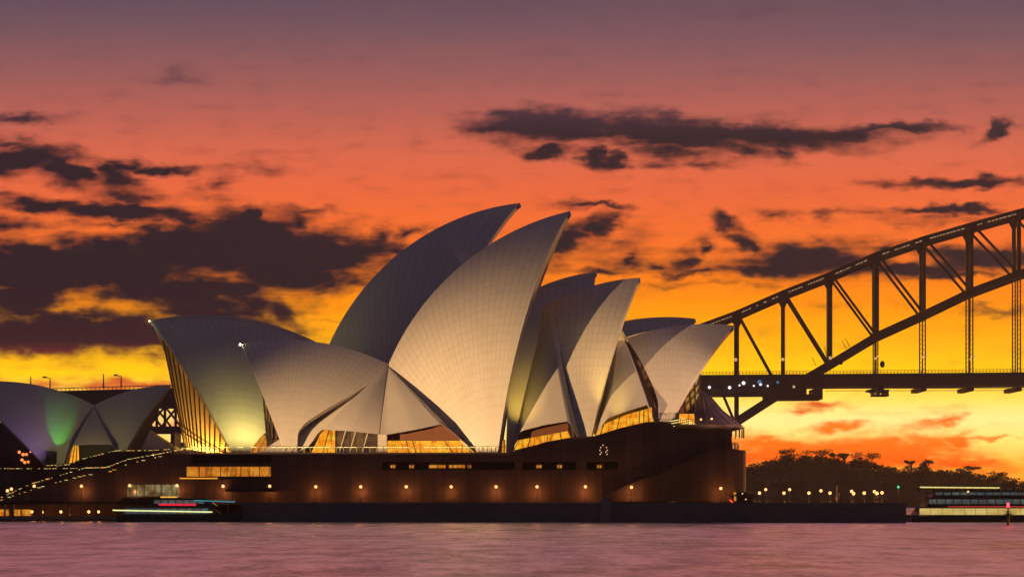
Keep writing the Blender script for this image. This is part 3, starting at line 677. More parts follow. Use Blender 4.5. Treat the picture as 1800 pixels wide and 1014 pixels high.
hb = Hall(800, 495, 16)
bh = thing('concert_hall', (hb.O.x, hb.O.y, ZT), 'farther, darker, taller hall of shells with a glowing glass mouth at its left end', 'building')
BS = shell(hb, bh, (265, 563), (592, 622), (418, 815), 20, 84, [(438, 815), (443, 783), (474, 752), (520, 715), (566, 665)], TILE)
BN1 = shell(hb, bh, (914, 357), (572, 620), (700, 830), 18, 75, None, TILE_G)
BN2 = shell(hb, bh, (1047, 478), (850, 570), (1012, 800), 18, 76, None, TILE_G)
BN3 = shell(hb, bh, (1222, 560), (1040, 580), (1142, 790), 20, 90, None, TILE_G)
ruled(hb, bh, [(585, 628, 2.0)], [(474, 752, 18.5), (500, 760, 19), (560, 775, 19), (620, 780, 19), (700, 800, 19)], 'side_shell', SIDE, bulge=2, nu=20)
foyer(hb, bh, [(452, 795), (530, 795)], [(474, 757), (530, 757)], 17.0, LITO, (0, 3, 6, 9, 12), 'small lit window between the two left shell feet')
gb, ge = mouth_glass(BS, bh, -hb.a * 9, ZT + .3, 29, .93, ring=.22, inset=1.2, m=hazy_glass('topaz foyer glass'))
mouth_glass(BN1, bh, hb.a * 3, ZT + 1, 9, .5); mouth_glass(BN2, bh, hb.a * 3, ZT + 1, 9, .5); mouth_glass(BN3, bh, hb.a * 4, ZT + 1, 9, .5)
# foyer inside the left mouth: a raked back wall and floor that catch the lamps
mb = MB(); q = [p + hb.a * 4.5 for p in gb]; qt = [p + hb.a * 3.0 for p in ge]
rows = [[q[i].lerp(qt[i], v / 8) for i in range(1, len(q) - 1)] for v in range(9)]; mb.grid(rows)
mb.build('foyer_wall', mat('foyer timber and concrete', (.55, .33, .12), .6, noise=.35, nscale=.8, stretch=(1, 1, .25)), bh)
for k in (5, 9, 12, 15, 19, 23):
    p = gb[k].lerp(gb[14], .15) + hb.a * 1.8 + Vector((0, 0, 1.2)); point('foyer_lamp', p - world_origin(bh), 3000, (1.0, .58, .10), bh, .5)
MB().ball(gb[12] + hb.a * 1.5 + Vector((0, 0, 1.8)), .75, sz=.8).build('lamp', mat('strong foyer lamp', (1, .9, .6), emit=(1.0, .62, .16), estr=14), bh)
# aircraft lamps at the two left-facing tips
for S, root, e in ((BS, bh, 5), (FS, fh, 30)):
    p = S['A'] - S['h'].n * -.2 + Vector((-.3, -.2, -.2))
    MB().ball(p, .18).build('lamp', mat('tip lamp', (1, 1, .9), emit=(.95, 1.0, .62), estr=e), root)
    point('tip_light', p + Vector((-.8, -.8, -.8)) - world_origin(root), 50, (.85, 1.0, .5), root, .3)

# restaurant pavilion
hr = Hall(166, 452, 3)
rp = thing('restaurant_pavilion', (hr.O.x, 452, Z(822, 425)), 'small pair of cream shells at far left washed with purple and green light', 'building')
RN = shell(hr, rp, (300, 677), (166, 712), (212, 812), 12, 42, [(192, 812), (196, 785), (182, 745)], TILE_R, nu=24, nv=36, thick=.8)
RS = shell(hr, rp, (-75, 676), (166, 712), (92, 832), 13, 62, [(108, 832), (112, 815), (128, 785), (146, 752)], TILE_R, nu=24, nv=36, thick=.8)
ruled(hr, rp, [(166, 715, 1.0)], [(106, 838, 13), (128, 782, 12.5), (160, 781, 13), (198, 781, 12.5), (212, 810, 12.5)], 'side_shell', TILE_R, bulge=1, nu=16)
foyer(hr, rp, [(118, 826), (141, 826)], [(128, 782), (139, 782)], 10.5, LITG, (0, 4, 8, 12), 'golden slot of light beside a restaurant shell foot')
ruled(hr, rp, [(139, 778, 11), (200, 778, 11)], [(139, 830, 11), (200, 830, 11)], 'back_wall', DARK, nu=4, nv=2)
mb = MB(); mb.box(*[X(84, 440), X(99, 440)], 438, 440.5, Z(822, 440), Z(793, 440)); mb.build('projector_box', DARK, rp)
mb = MB(); a = hr.on(-60, 830, -4); b = hr.on(84, 830, -4); mb.box(a.x, b.x, a.y, a.y + .4, a.z, Z(742, a.y)); mb.build('back_wall', DARK, rp)  # near-black colour puts in the shade inside the shell mouth
for k in range(9):
    p = at(33 + random.uniform(0, 22), 793 + random.uniform(0, 20), 452); MB().ball(p, random.uniform(.2, .35)).build('lamp', mat('dining lamp', (1, .5, .3), emit=(1.0, .25, .06), estr=1.6) if k == 0 else bpy.data.materials['dining lamp'], rp)
rb = thing('restaurant_pavilion', (-90, 478, Z(822, 425)), 'dark low shell between the coloured restaurant shells and the glowing glass mouth', 'building')
hr2 = Hall(230, 478, 3)
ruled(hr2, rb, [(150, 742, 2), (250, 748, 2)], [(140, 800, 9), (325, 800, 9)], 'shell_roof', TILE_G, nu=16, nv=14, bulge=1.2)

# ------------------------------------------------------------------ lamps on the promenade
def lamp_proto(h=2.75):
    t = thing('street_lamp', (0, 0, 0), '', 'street lamp', None)
    m = MB(); m.tube((0, 0, 0), (0, 0, .35), .14, .09); m.tube((0, 0, .35), (0, 0, h - .3), .06, .045); m.tube((0, 0, h - .35), (0, 0, h - .26), .05, .2); m.build('pole', METAL, t)
    g = MB(); g.ball((0, 0, h), .30, 12, 8); g.build('lamp_globe', BULB, t)
    return t
LP = lamp_proto(); used = []
def place_lamp(px, py, Y, label, base=QZ + .03, power=95, group='globe lamps along the podium wall', col=(1.0, .36, .09)):
    t = LP if not used else copy_tree(LP); used.append(t)
    z = Z(py, Y) - base; t.location = (X(px, Y), Y, base); t['label'] = label; t['group'] = group
    t.scale = (1, 1, z / 2.75)
    for c in t.children:
        if c.name.startswith('lamp_globe'): c.scale = (1, 1, 2.75 / z); c.location = (0, 0, 2.75 * (1 - 2.75 / z))
    o = bpy.data.objects.new('bulb', LAMPD(power, col)); COL.objects.link(o); o.location = (0, 1.0, 1.7); o.parent = t
    return t
_ld = {}
def LAMPD(p, c):
    if (p, c) not in _ld:
        d = bpy.data.lights.new('bulb', 'POINT'); d.energy = p; d.color = c; d.shadow_soft_size = .36; _ld[(p, c)] = d
    return _ld[(p, c)]
WL = [(143, 854, 'third globe lamp from the left, on bare wall below the near stair slope'), (228, 853, 'globe lamp at the left end of the pale-lit window row'), (311, 853, 'globe lamp at the right end of the pale-lit window row'),
      (392, 854, 'globe lamp below the middle of the wide orange window row'), (474, 854, 'globe lamp below the right end of the wide orange window row'),
      (555, 855, 'first globe lamp on blank wall right of the orange window row'), (634, 855, 'second globe lamp on blank wall, midway between the two window bands'), (714, 855, 'globe lamp under the left end of the dark window slot, left of its bright panes'), (793, 855, 'globe lamp directly under the bright panes of the dark window slot'),
      (872, 855, 'globe lamp under the right end of the first dark window slot'), (944, 855, 'globe lamp under the short second window slot'), (1029, 855, 'globe lamp just left of the tall light mast'), (1110, 856, 'globe lamp right of the tall mast, in front of the sloping stair wall'), (1267, 858, 'globe lamp against the rounded end wall')]
for px, py, lb in WL:
    place_lamp(px, py, (PY0 - 2.3 if px < 1050 else 398.8), lb, base=QZ + .03 if px > 430 else Z(881, PY0), power=random.choice((140, 180, 240)) * (1 if px < 1200 else .8))
RL = [(1335, 866, 392), (1346, 860, 420), (1378, 866, 391), (1388, 860, 418), (1422, 866, 389), (1443, 862, 405), (1459, 866, 388), (1497, 863, 402), (1500.5, 867, 386), (1519, 866, 387), (1537, 863.5, 400), (1541.5, 866.5, 386), (1550.5, 865.5, 385)]
RLB = ['leftmost lamp beyond the rounded end, low one of its pair', 'second lamp beyond the rounded end, high one of the first pair', 'low left lamp of the second pair on the point', 'high right lamp of the second pair on the point', 'single low lamp left of the pale post on the point', 'highest lamp just left of the pale post', 'low lamp directly beside the pale post', 'upper lamp of the close pair right of the pale post', 'lower lamp of the close pair right of the pale post', 'single low lamp between the two close pairs on the point', 'upper lamp of the last group near the green light', 'middle lamp of the last group near the green light', 'rightmost lamp on the point, nearest the green light']
for (px, py, Y), lb in zip(RL, RLB): place_lamp(px, py, Y, lb, power=40, group='globe lamps on the point beyond the rounded end', base=QZ + .004)
BL = [(56, 899, 'brighter left lamp of the leftmost pair in the lower concourse'), (74, 899.5, 'small right lamp of the leftmost pair in the lower concourse'), (107, 899, 'single bright lamp in the middle bay of the lower concourse'), (156, 899, 'left lamp of the right pair in the lower concourse'), (173, 899, 'right lamp of the right pair in the lower concourse')]
for px, py, lb in BL: place_lamp(px, py, 415, lb, base=.5, power=22, group='lamps of the lower concourse')
RO = [(13, 862, 'left one of the pair of lamps shining behind the lowest stairs'), (20, 859, 'right one of the pair of lamps shining behind the lowest stairs'), (60, 854, 'single lamp behind the stairs above their lower third')]
for px, py, lb in RO: place_lamp(px, py, PY0 - .6, lb, base=Z(880, PY0), power=35, group='lamps beside the lower stairs')

# lower concourse colonnade
lc = thing('concourse_colonnade', (X(100, 414), 414, 1.1), 'open lower concourse with thin pale columns at the water on the far left', 'colonnade')
mb = MB(); mb.box(-225, X(430, 406), 403.8, 425, Z(886, 412), Z(881.5, 404) + .02); mb.build('roof', DARK, lc)
mb = MB(); mb.box(-225, X(425, 412), 424, 424.6, .5, Z(882, 412)); mb.build('back_wall', GRAN, lc)
for px in (-14, 3, 18, 68, 117, 165, 205, 262, 330, 398):
    m = MB(); x = X(px, 409); m.box(x - .16, x + .16, 411.4, 411.72, 1.1 - 2.2, Z(885.9, 411)); m.box(x - .3, x + .3, 411.3, 411.8, Z(886.5, 411), Z(885.9, 411)); m.build('column', PALEM, lc)
for a, b in ((-6, 14), (22, 34), (37, 52)):
    m = MB(); m.box(X(a, 423), X(b, 423), 423.6, 423.9, Z(906, 423), Z(895, 423)); w = m.build('window', LITO, lc)
mb = MB(); mb.box(-225, X(205, 411), 411, 411.3, .3, .9); mb.build('kerb', CONC, lc)

# tall mast with ring of lamps, and its stone pier on the quay edge
tm = thing('light_mast', (X(1061, 388), 388, QZ), 'tall dark mast with a ring of small lamps, standing at the quay edge', 'light mast')
m = MB(); c = Vector((X(1061, 388), 388, 0)); m.tube(c + Vector((0, 0, QZ)), c + Vector((0, 0, Z(781, 388))), .22, .12, 10)
for zz in (783, 791, 799): m.bar(c + Vector((-1.0, 0, Z(zz, 388))), c + Vector((1.0, 0, Z(zz, 388))), .1)
for s in (-1, 1): m.bar(c + Vector((s * 1.0, 0, Z(783, 388))), c + Vector((s * 1.0, 0, Z(799, 388))), .08)
m.build('pole', METAL, tm)
for k, (dx, py) in enumerate(((-5, 786), (5, 786), (-6.5, 791), (6.5, 791), (-6, 798), (6, 798), (-1, 782), (4, 794), (-4, 795))):
    MB().ball(at(1061 + dx, py, 387.7), .12, 8, 5).build('lamp', BULBM if k else mat('mast lamp', (1, .8, .6), emit=(1.0, .55, .28), estr=.9), tm)
    BULBM = bpy.data.materials['mast lamp']
sp_ = thing('stone_pier', (X(1064, 384), 384, -1), 'pale stone pier block standing against the sea wall below the mast', 'pier block')
m = MB(); m.slab([(X(1057, 384), 383.6), (X(1073, 384), 383.6), (X(1073, 384), 386), (X(1057, 384), 386)], -1, Z(873, 384)); m.slab([(X(1055, 384), 383.3), (X(1069, 384), 383.3), (X(1069, 384), 384), (X(1055, 384), 384)], -1, Z(901, 384)); m.build('block', mat('pale worn stone', (.22, .20, .18), .8, noise=.3, bump=.2), sp_)

# small things at the foot of the rounded end: kiosk with umbrellas and a parked service cart
kk = thing('kiosk', (X(1300, 392), 392, QZ), 'small dark kiosk with tiny red and white lights below the rounded end wall', 'kiosk')
m = MB(); m.box(X(1287, 392), X(1322, 392), 391, 394, QZ + .03, Z(872, 392)); m.build('body', DARK, kk)
m = MB(); m.prism([(X(1282, 392), Z(872, 392)), (X(1304, 392), Z(863, 392)), (X(1327, 392), Z(872, 392))], 390.3, 394.5); m.build('roof', METAL, kk)
MB().box(X(1289, 392), X(1293, 392), 390.9, 390.98, Z(880, 392), Z(865, 392)).build('window', LITO, kk)
for px, py, mm in ((1284, 879, 'r'), (1287, 882, 'r'), (1305, 867, 'w'), (1311, 877, 'w')):
    MB().ball(at(px, py, 390.3), .16, 8, 5).build('lamp', mat('tail lamp red', (.8, .1, .1), emit=(1.0, .06, .04), estr=2.5) if mm == 'r' else BULBM, kk)
# pale post and green harbour light
po = thing('pale_post', (X(1471, 388), 388, QZ), 'slim pale upright post among the lamps on the point', 'post')
m = MB(); c = Vector((X(1471, 388), 388, QZ)); m.tube(c, c + Vector((0, 0, 3.1)), .14, .1); m.ball(c + Vector((0, 0, 3.1)), .14); m.build('post', PALEM, po)
m = MB(); m.box(X(1475, 388), X(1480, 388), 387.6, 388.2, QZ + .03, QZ + 1.9); m.build('sign_box', METAL, po)
gl = thing('navigation_light', (X(1579, 380), 380, QZ), 'slender post with a small green light at the end of the quay', 'navigation light')
m = MB(); c = Vector((X(1579, 380), 380, QZ)); m.tube(c, c + Vector((0, 0, 2.7)), .10, .06); m.build('pole', METAL, gl)
m = MB(); m.ball(c + Vector((0, 0, 2.9)), .22); m.build('lamp', mat('green lamp', (.1, .8, .3), emit=(.02, .75, .25), estr=1.6), gl)
rd = thing('navigation_beacon', (X(1772, 334), 334, -2), 'red-lit marker post standing in the water at the far right', 'beacon')
c = Vector((X(1772, 334), 334, 0)); m = MB(); m.tube(c + Vector((0, 0, -2)), c + Vector((0, 0, 2.5)), .22, .16); m.tube(c + Vector((0, 0, 2.5)), c + Vector((0, 0, 2.95)), .12); m.box(c.x - .55, c.x + .55, 333.6, 334.4, 1.75, 1.9); m.build('post', METAL, rd)
m = MB()
for a in range(6): t = a * math.pi / 3; m.bar(c + Vector((.5 * math.cos(t), .35 * math.sin(t), 1.9)), c + Vector((.5 * math.cos(t), .35 * math.sin(t), 2.4)), .05)
m.build('guard_rail', METAL, rd)
m = MB(); m.tube(c + Vector((0, 0, 2.95)), c + Vector((0, 0, 3.5)), .24, .2, 10); m.ball(c + Vector((0, 0, 3.5)), .2); m.build('lamp', mat('red lamp', (.9, .1, .1), emit=(1.0, .03, .05), estr=6), rd)
point('lamp_glow', Vector((0, -.5, 3.3 + 2)), 40, (1, .05, .05), rd, .2)

# ------------------------------------------------------------------ ferries
def ferry(name, loc, L, label, decks, mats, nwin, cat='ferry', face=1):
    t = thing(name, loc, label, cat, None); W = L * .22; x0, y0, z0 = loc
    def P(x, y, z): return Vector((x0 + face * x, y0 + y, z0 + z))
    # hull lofted from stations
    st_ = []; n = 16
    for i in range(n + 1):
        u = i / n; x = u * L; w = W / 2 * min(1, 1.25 * math.sin(math.pi * min(.5, (1 - u) * 1.1 + .04)) + .02); w = W / 2 * (1 - max(0, (u - .68) / .32) ** 2.2) * (1 - .25 * max(0, (.12 - u) / .12)) + .05
        hz = 1.35 + .7 * max(0, (u - .6) / .4) ** 1.6; rk = 1.6 * max(0, (u - .8) / .2)
        st_.append([P(x, -w * .75, -.6), P(x + rk * .3, -w * .93, .4), P(x + rk, -w, hz), P(x + rk, -w + .12, hz), P(x + rk, -w + .12, hz - .5), P(x + rk, w - .12, hz - .5), P(x + rk, w - .12, hz), P(x + rk, w, hz), P(x + rk * .3, w * .93, .4), P(x, w * .75, -.6)])
    m = MB(); m.grid(st_); m.add(st_[0], [tuple(range(10))]); m.build('hull', mats['hull'], t)
    m = MB()
    for a, b in zip(st_[:-1], st_[1:]): m.bar(a[2] + Vector((0, -.06, -.12)), b[2] + Vector((0, -.06, -.12)), .12, .2)
    m.build('fender_strip', mats['trim'], t)
    for (a, b, za, zb, inset, wm, rake) in decks:
        hw = W / 2 - inset; m = MB()
        o8 = [P(a, -hw, za), P(b, -hw, za), P(b, hw, za), P(a, hw, za), P(a + rake * .4, -hw + .15, zb), P(b - rake, -hw + .15, zb), P(b - rake, hw - .15, zb), P(a + rake * .4, hw - .15, zb)]
        m.add(o8, [(0, 1, 5, 4), (1, 2, 6, 5), (2, 3, 7, 6), (3, 0, 4, 7), (4, 5, 6, 7)]); m.build('cabin', mats['cabin'], t)
        m = MB(); m.add([P(a - .3, -hw - .25, zb), P(b - rake + .8, -hw - .25, zb), P(b - rake + .8, hw + .25, zb), P(a - .3, hw + .25, zb), P(a - .3, -hw - .25, zb + .14), P(b - rake + .8, -hw - .25, zb + .14), P(b - rake + .8, hw + .25, zb + .14), P(a - .3, hw + .25, zb + .14)], [(0, 3, 2, 1), (4, 5, 6, 7), (0, 1, 5, 4), (1, 2, 6, 5), (2, 3, 7, 6), (3, 0, 4, 7)]); m.build('deck_roof', mats['roof'], t)
        if wm:
            k = max(3, int((b - a - rake) / nwin)); fx0 = a + .5; fx1 = b - rake - .5; hgt = zb - za
            for i in range(k):
                xa = fx0 + (fx1 - fx0) * (i + .06) / k; xb = fx0 + (fx1 - fx0) * (i + .94) / k; yy = -hw + .02
                w = MB(); w.quad(P(xa, yy - .02 + .0, za + hgt * .34), P(xb, yy - .02, za + hgt * .34), P(xb, yy + .06, za + hgt * .84), P(xa, yy + .06, za + hgt * .84)); w.build('window', wm, t)
        m = MB()
        for i in range(int((b - a - rake) / 1.5) + 1): m.bar(P(a + .1 + i * 1.5, -hw - .15, zb + .14), P(a + .1 + i * 1.5, -hw - .15, zb + 1.0), .05)
        m.bar(P(a, -hw - .15, zb + 1.0), P(b - rake + .4, -hw - .15, zb + 1.0), .06); m.build('railing', mats['trim'], t)
    return t, P
HULLG = mat('dark green hull paint', (.02, .045, .04), .35); HULLB = mat('navy hull paint', (.012, .025, .045), .35); CABD = mat('dark cabin paint', (.05, .055, .06), .5); CREAM = mat('cream cabin paint', (.55, .50, .32), .5)
LITF = lit_window('ferry cabin light', (.60, .40, .10), (.80, .60, .20), .85, (.6, .6, 1), .15)
LITD = lit_window('dim ferry light', (.06, .09, .10), (.14, .17, .16), .6, (.6, .6, 1), .4)
zf = 0.0
t, P = ferry('ferry', (X(208, 393), 393, 0), 23, 'small dark ferry off the left quay with white-green and red light-trail bars', [(1.0, 20.5, .95, 2.9, .5, LITD, 2.4), (6.5, 19.0, 3.04, 4.4, 1.1, LITD, 1.8)], dict(hull=HULLG, trim=METAL, cabin=CABD, roof=CABD), 1.5)
hwf = 23 * .11 + .05
m = MB(); m.bar(P(-.6, -hwf, 2.26), P(18.4, -hwf, 1.92), .06, .22); m.build('light_strip', mat('white green light trail', (.8, .9, .7), emit=(.82, .86, .34), estr=1.25), t)  # glowing bars added on this ferry in place of its moving light trails
m = MB(); m.bar(P(8.2, -hwf - .02, 3.32), P(15.3, -hwf - .02, 3.30), .06, .36); m.build('light_strip', mat('red light trail', (.8, .1, .2), emit=(.85, .015, .05), estr=1.0), t)
m = MB(); m.bar(P(14.8, -hwf + .8, 4.1), P(22.6, -hwf + 1.2, 3.85), .06, .2); m.build('light_strip', mat('teal light trail', (.1, .5, .5), emit=(.06, .30, .36), estr=.8), t)
m = MB(); m.bar(P(15, 0, 4.5), P(15, 0, 6.2), .1); m.bar(P(14.4, 0, 5.8), P(15.6, 0, 5.8), .08); m.build('mast', METAL, t)
t, P = ferry('ferry', (X(1598, 391), 391, 0), 40, 'large ferry behind the end of the quay with long yellow lit deck', [(.8, 37, 1.15, 2.75, .3, None, 3.0), (2.5, 35, 2.9, 4.6, .9, LITD, 3.0), (4, 26, 4.75, 5.9, 2.2, LITD, 2.0)], dict(hull=HULLB, trim=METAL, cabin=CREAM, roof=CABD), 1.6)
for o in t.children:
    if o.name.startswith('cabin') and o.data.vertices[0].co.z > 2.0: o.data.materials[0] = CABD
yw = -40 * .11 + .3
k = 16
for i in range(k):
    xa = 1.2 + 34 * i / k; xb = xa + 34 / k * .96
    m = MB(); m.quad(P(xa, yw - .03, 1.42), P(xb, yw - .03, 1.42), P(xb, yw + .10, 2.62), P(xa, yw + .10, 2.62)); m.build('window', LITF, t)
m = MB(); m.bar(P(6.5, yw - .35, 2.95), P(36, yw - .35, 2.92), .06, .16); m.build('light_strip', mat('dull red light trail', (.7, .1, .1), emit=(.60, .05, .03), estr=.8), t)  # this bar and the next are added to imitate the ferry's light trails
m = MB(); m.bar(P(1.6, -2.3, 6.62), P(16.8, -2.3, 6.50), .06, .24); m.build('light_strip', STRIPY, t)
m = MB()
for x in (1.7, 9, 16.7): m.bar(P(x, -2.3, 5.9), P(x, -2.3, 6.6), .08)
m.bar(P(20, 0, 5.9), P(20, 0, 7.6), .14); m.build('mast', METAL, t)
MB().ball(P(10.6, -3.0, 5.75), .2).build('lamp', BULB, t)

# ------------------------------------------------------------------ steel arch bridge
phi = R(-7.9); bd = Vector((math.cos(phi), math.sin(phi), 0)); bn = Vector((-math.sin(phi), math.cos(phi), 0)); BO = Vector((X(1500, 1300), 1300, 0))
def onb(px, py, off=0):
    r = ray(px, py); k = ((BO + bn * off) - CAM).dot(bn) / r.dot(bn); return CAM + r * k
br = thing('arch_bridge', (BO.x, BO.y, 0), 'dark steel arch bridge rising out of the right edge behind the halls', 'bridge')
TOP = [(1220, 579), (1293.5, 552), (1376, 516), (1458.5, 484), (1540.5, 449), (1624, 421), (1707.5, 397), (1791, 374), (1874, 354), (1958, 340), (2042, 331), (2126, 325), (2210, 323), (2294, 326)]
BOT = [(1140, 836), (1216, 786), (1290, 742), (1357, 699), (1457.5, 640), (1540.5, 590), (1624, 552), (1707.5, 512), (1791, 481), (1874, 452), (1958, 428), (2042, 409), (2126, 397), (2210, 391), (2294, 392)]
W = 30.0
top = [onb(*p) for p in TOP]; bot = [onb(*p) for p in BOT]
tops = {i: top[i] for i in range(1, 14)}
bots = {i: bot[i + 1] for i in range(3, 14)}
DZ = onb(1500, 668).z
for s in (0, W):
    o = bn * s; m = MB()
    for a, b in zip(top[:-1], top[1:]): m.bar(a + o, b + o, 1.8, 3.2)
    for a, b in zip(top[:-1], top[1:]): m.bar(a + o + Vector((0, -1.2, 1.9)), b + o + Vector((0, -1.2, 1.9)), .5, .5)
    m.build('top_chord', STEEL, br)
    m = MB()
    for a, b in zip(bot[:-1], bot[1:]): m.bar(a + o, b + o, 2.4, 4.2)
    m.build('bottom_chord', STEEL, br)
    for i in range(1, 14):
        a = tops[i]; foot = bots.get(i); zb = foot.z if foot is not None else DZ
        m = MB(); w = 2.9 if i in (3, 4) else 2.2
        q0 = Vector((a.x, a.y, zb)) + o
        if s == W and foot is not None: q0.z = zb
        m.bar(q0, a + o, w, w); m.add([a + o + bd * -4 + Vector((0, 0, -1)), a + o + bd * 4 + Vector((0, 0, .8)), a + o + bd * 1.4 + Vector((0, 0, -6)), a + o + bd * -1.4 + Vector((0, 0, -6))], [(0, 1, 2, 3)])
        m.build('vertical_post', STEEL, br)
        if i <= 12:
            nb_ = bots.get(i + 1); tgt = nb_ if nb_ is not None else {1: onb(1358, 662), 2: bots[3]}[i]
            if i == 2: tgt = bots[3]
            m = MB(); m.bar(a + o + bd * 1.5, tgt + o, 1.4, 1.5); m.build('diagonal', STEEL, br)
        if foot is not None and i > 3:
            m = MB(); m.bar(Vector((a.x, a.y, DZ)) + o + bd * -.9, Vector((a.x, a.y, zb)) + o + bd * -.9, .7); m.bar(Vector((a.x, a.y, DZ)) + o + bd * .9, Vector((a.x, a.y, zb)) + o + bd * .9, .7)
            for k in range(int((zb - DZ) / 3)): z = DZ + k * 3; m.bar(Vector((a.x, a.y, z)) + o + bd * -.9, Vector((a.x, a.y, z + 1.5)) + o + bd * .9, .3)
            m.build('hanger', STEEL, br)
    # posts below deck on the left
    m = MB(); a = tops[1]; m.bar(Vector((a.x, a.y, DZ)) + o, Vector((a.x, a.y, onb(1293, 740).z)) + o, 2.0); m.bar(Vector((a.x, a.y, DZ)) + o - bd * 12, Vector((a.x, a.y, onb(1293, 735).z)) + o - bd * 2, 1.4); m.build('lower_post', STEEL, br)
# cross bracing between the trusses
for k, a in enumerate(top[1:]):
    m = MB(); m.bar(a, a + bn * W, 1.4)
    if k < len(top) - 2: b = top[k + 2]; m.bar(a, b + bn * W, .9); m.bar(b, a + bn * W, .9)
    m.build('cross_bracing', STEEL, br)
for a in bot[4:]: MB().bar(a, a + bn * W, 1.4).build('cross_bracing', STEEL, br)
for s in (0, W):
    m = MB(); m.bar(onb(1220, 579) + bn * s, onb(1100, 632) + bn * s, 1.8, 3.2); m.build('top_chord', STEEL, br)
pyl = thing('stone_pylon', (onb(1140, 700).x, onb(1140, 700).y, 0), 'granite bridge pylon standing behind the right shells of the nearer hall', 'pylon')
q = onb(1140, 700); m = MB(); zt_ = onb(1140, 604).z; zc = zt_ * .55
m.box(q.x - 12, q.x + 12, q.y - 9, q.y + 5 + W, -2, zc); m.box(q.x - 9, q.x + 9, q.y - 7, q.y + 5, zc, zt_); m.box(q.x - 9, q.x + 9, q.y + W - 9, q.y + W + 3, zc, zt_); m.box(q.x - 7, q.x + 7, q.y - 5.5, q.y + 3.5, zt_, zt_ + 3)
m.build('tower', mat('pylon granite', (.22, .18, .15), .85, noise=.3, nscale=.2), pyl)
def bspan(px0, px1, zt, zb, y0, y1, m):
    a = onb(px0, 668); b = onb(px1, 668)
    p = [a + bn * y0, b + bn * y0, b + bn * y1, a + bn * y1]; m.slab([(q.x, q.y) for q in p], zb, zt)
zp = lambda py: onb(1500, py).z
m = MB(); bspan(640, 2420, zp(657), zp(678), -3, W + 3, m); bspan(1150, 1418, zp(678) + .02, zp(692), -1, W + 1, m); bspan(1340, 1440, zp(692) + .02, zp(700), 0, W, m); m.build('road_deck', STEEL, br)
m = MB(); a0 = onb(640, 655); a1 = onb(2420, 655); n = 300
for k in range(n + 1): q = a0.lerp(a1, k / n) - bn * 2.8; m.bar(Vector((q.x, q.y, zp(658))), Vector((q.x, q.y, zp(651.5))), .25)
for z in (651.5, 654.5): m.bar(Vector((a0.x, a0.y, zp(z))) - bn * 2.8, Vector((a1.x, a1.y, zp(z))) - bn * 2.8, .22)
m.build('deck_fence', STEEL, br)
m = MB()
for px in (1548, 1623, 1706, 1790): q = onb(px, 680); m.box(q.x - 2, q.x + 2, q.y - 1, q.y + W, q.z - 2.5, q.z)
for y in (682.5, 686.5): m.bar(onb(1450, y), onb(2400, y - (1)), .35)
m.build('underdeck_rail', STEEL, br)
m = MB(); q = onb(1548, 684); m.box(q.x - 8, q.x + 5, q.y - 2, q.y + 9, q.z - 1.6, q.z - .2); m.box(q.x - 5, q.x + 5, q.y - 2, q.y + 9, q.z - 4.4, q.z - 3.4)
for dx in (-4.5, -1, 2, 4.5): m.box(q.x + dx - .3, q.x + dx + .3, q.y - 1.9, q.y + 8.9, q.z - 3.5, q.z - 1.5)
m.bar(Vector((q.x - 4, q.y - 2, q.z - 3.2)), Vector((q.x + 4, q.y - 2, q.z - 1.4)), .4); m.build('maintenance_gantry', STEEL, br)
q = onb(1438, 700); MB().box(q.x - 3, q.x + 3, q.y, q.y + 20, q.z - .5, q.z + 6).build('maintenance_gantry', STEEL, br)
m = MB()
for a, b in (((1455, 634), (1449, 609)), ((1463, 630), (1458, 612)), ((1487, 612), (1480, 598)), ((1494, 609), (1485, 594)), ((1434, 643), (1428, 628))): m.bar(onb(*a), onb(*b), .35)
m.build('crane_mast', STEEL, br)
m = MB(); 
for i, (px, py) in enumerate(((1478, 635), (1551, 640))): m.ball(onb(px, py), 1.6, sz=1.4)
m.build('hanging_cradle', STEEL, br)
# lights of the bridge
BWH = mat('cold white bridge lamp', (.9, .9, 1), emit=(.95, .90, .95), estr=1.6); BBL = mat('blue bridge screen', (.1, .3, .6), emit=(.05, .22, .42), estr=.7); BYL = mat('small warm bridge lamp', (1, .8, .5), emit=(1.0, .6, .3), estr=.6)
for px, py, r_, mm in ((1307, 673, 1.1, BWH), (1282.5, 681, 1.0, BWH), (1247, 680.5, .9, BWH), (1337, 675.5, .8, BWH), (1325, 678, .6, BWH), (1349.5, 678, .6, BWH), (1300, 677, .6, BWH), (1335, 671, 1.3, BBL), (1367, 671.5, .9, BBL), (1395.5, 679.5, .9, BYL), (1293, 632, 1.1, BYL), (1376, 631.5, 1.1, BYL), (1459.5, 629, 1.1, BYL), (1539, 630, .8, BYL), (1543, 626, .7, BYL), (1622, 628, .7, BYL), (1629, 625, .7, BYL), (1706, 631, .7, BYL), (1714, 626, .7, BYL)):
    MB().ball(onb(px, py, -4.2), r_, 8, 6).build('lamp', mm, br)
rails = []
for i in range(1, 9):
    a = top[i - 1] if i > 0 else top[0]; b = top[i]; m = MB()
    u = .12
    while u < .9:
        L = random.uniform(.02, .07); p = a.lerp(b, u) + Vector((0, -1.5, -.5)) - bn * .0; q = a.lerp(b, min(.95, u + L)) + Vector((0, -1.5, -.5)); MB().bar(p, q, .3, .36).build('walkway_lamp', BYL, br); u += L + random.choice((.02, .03, .12))

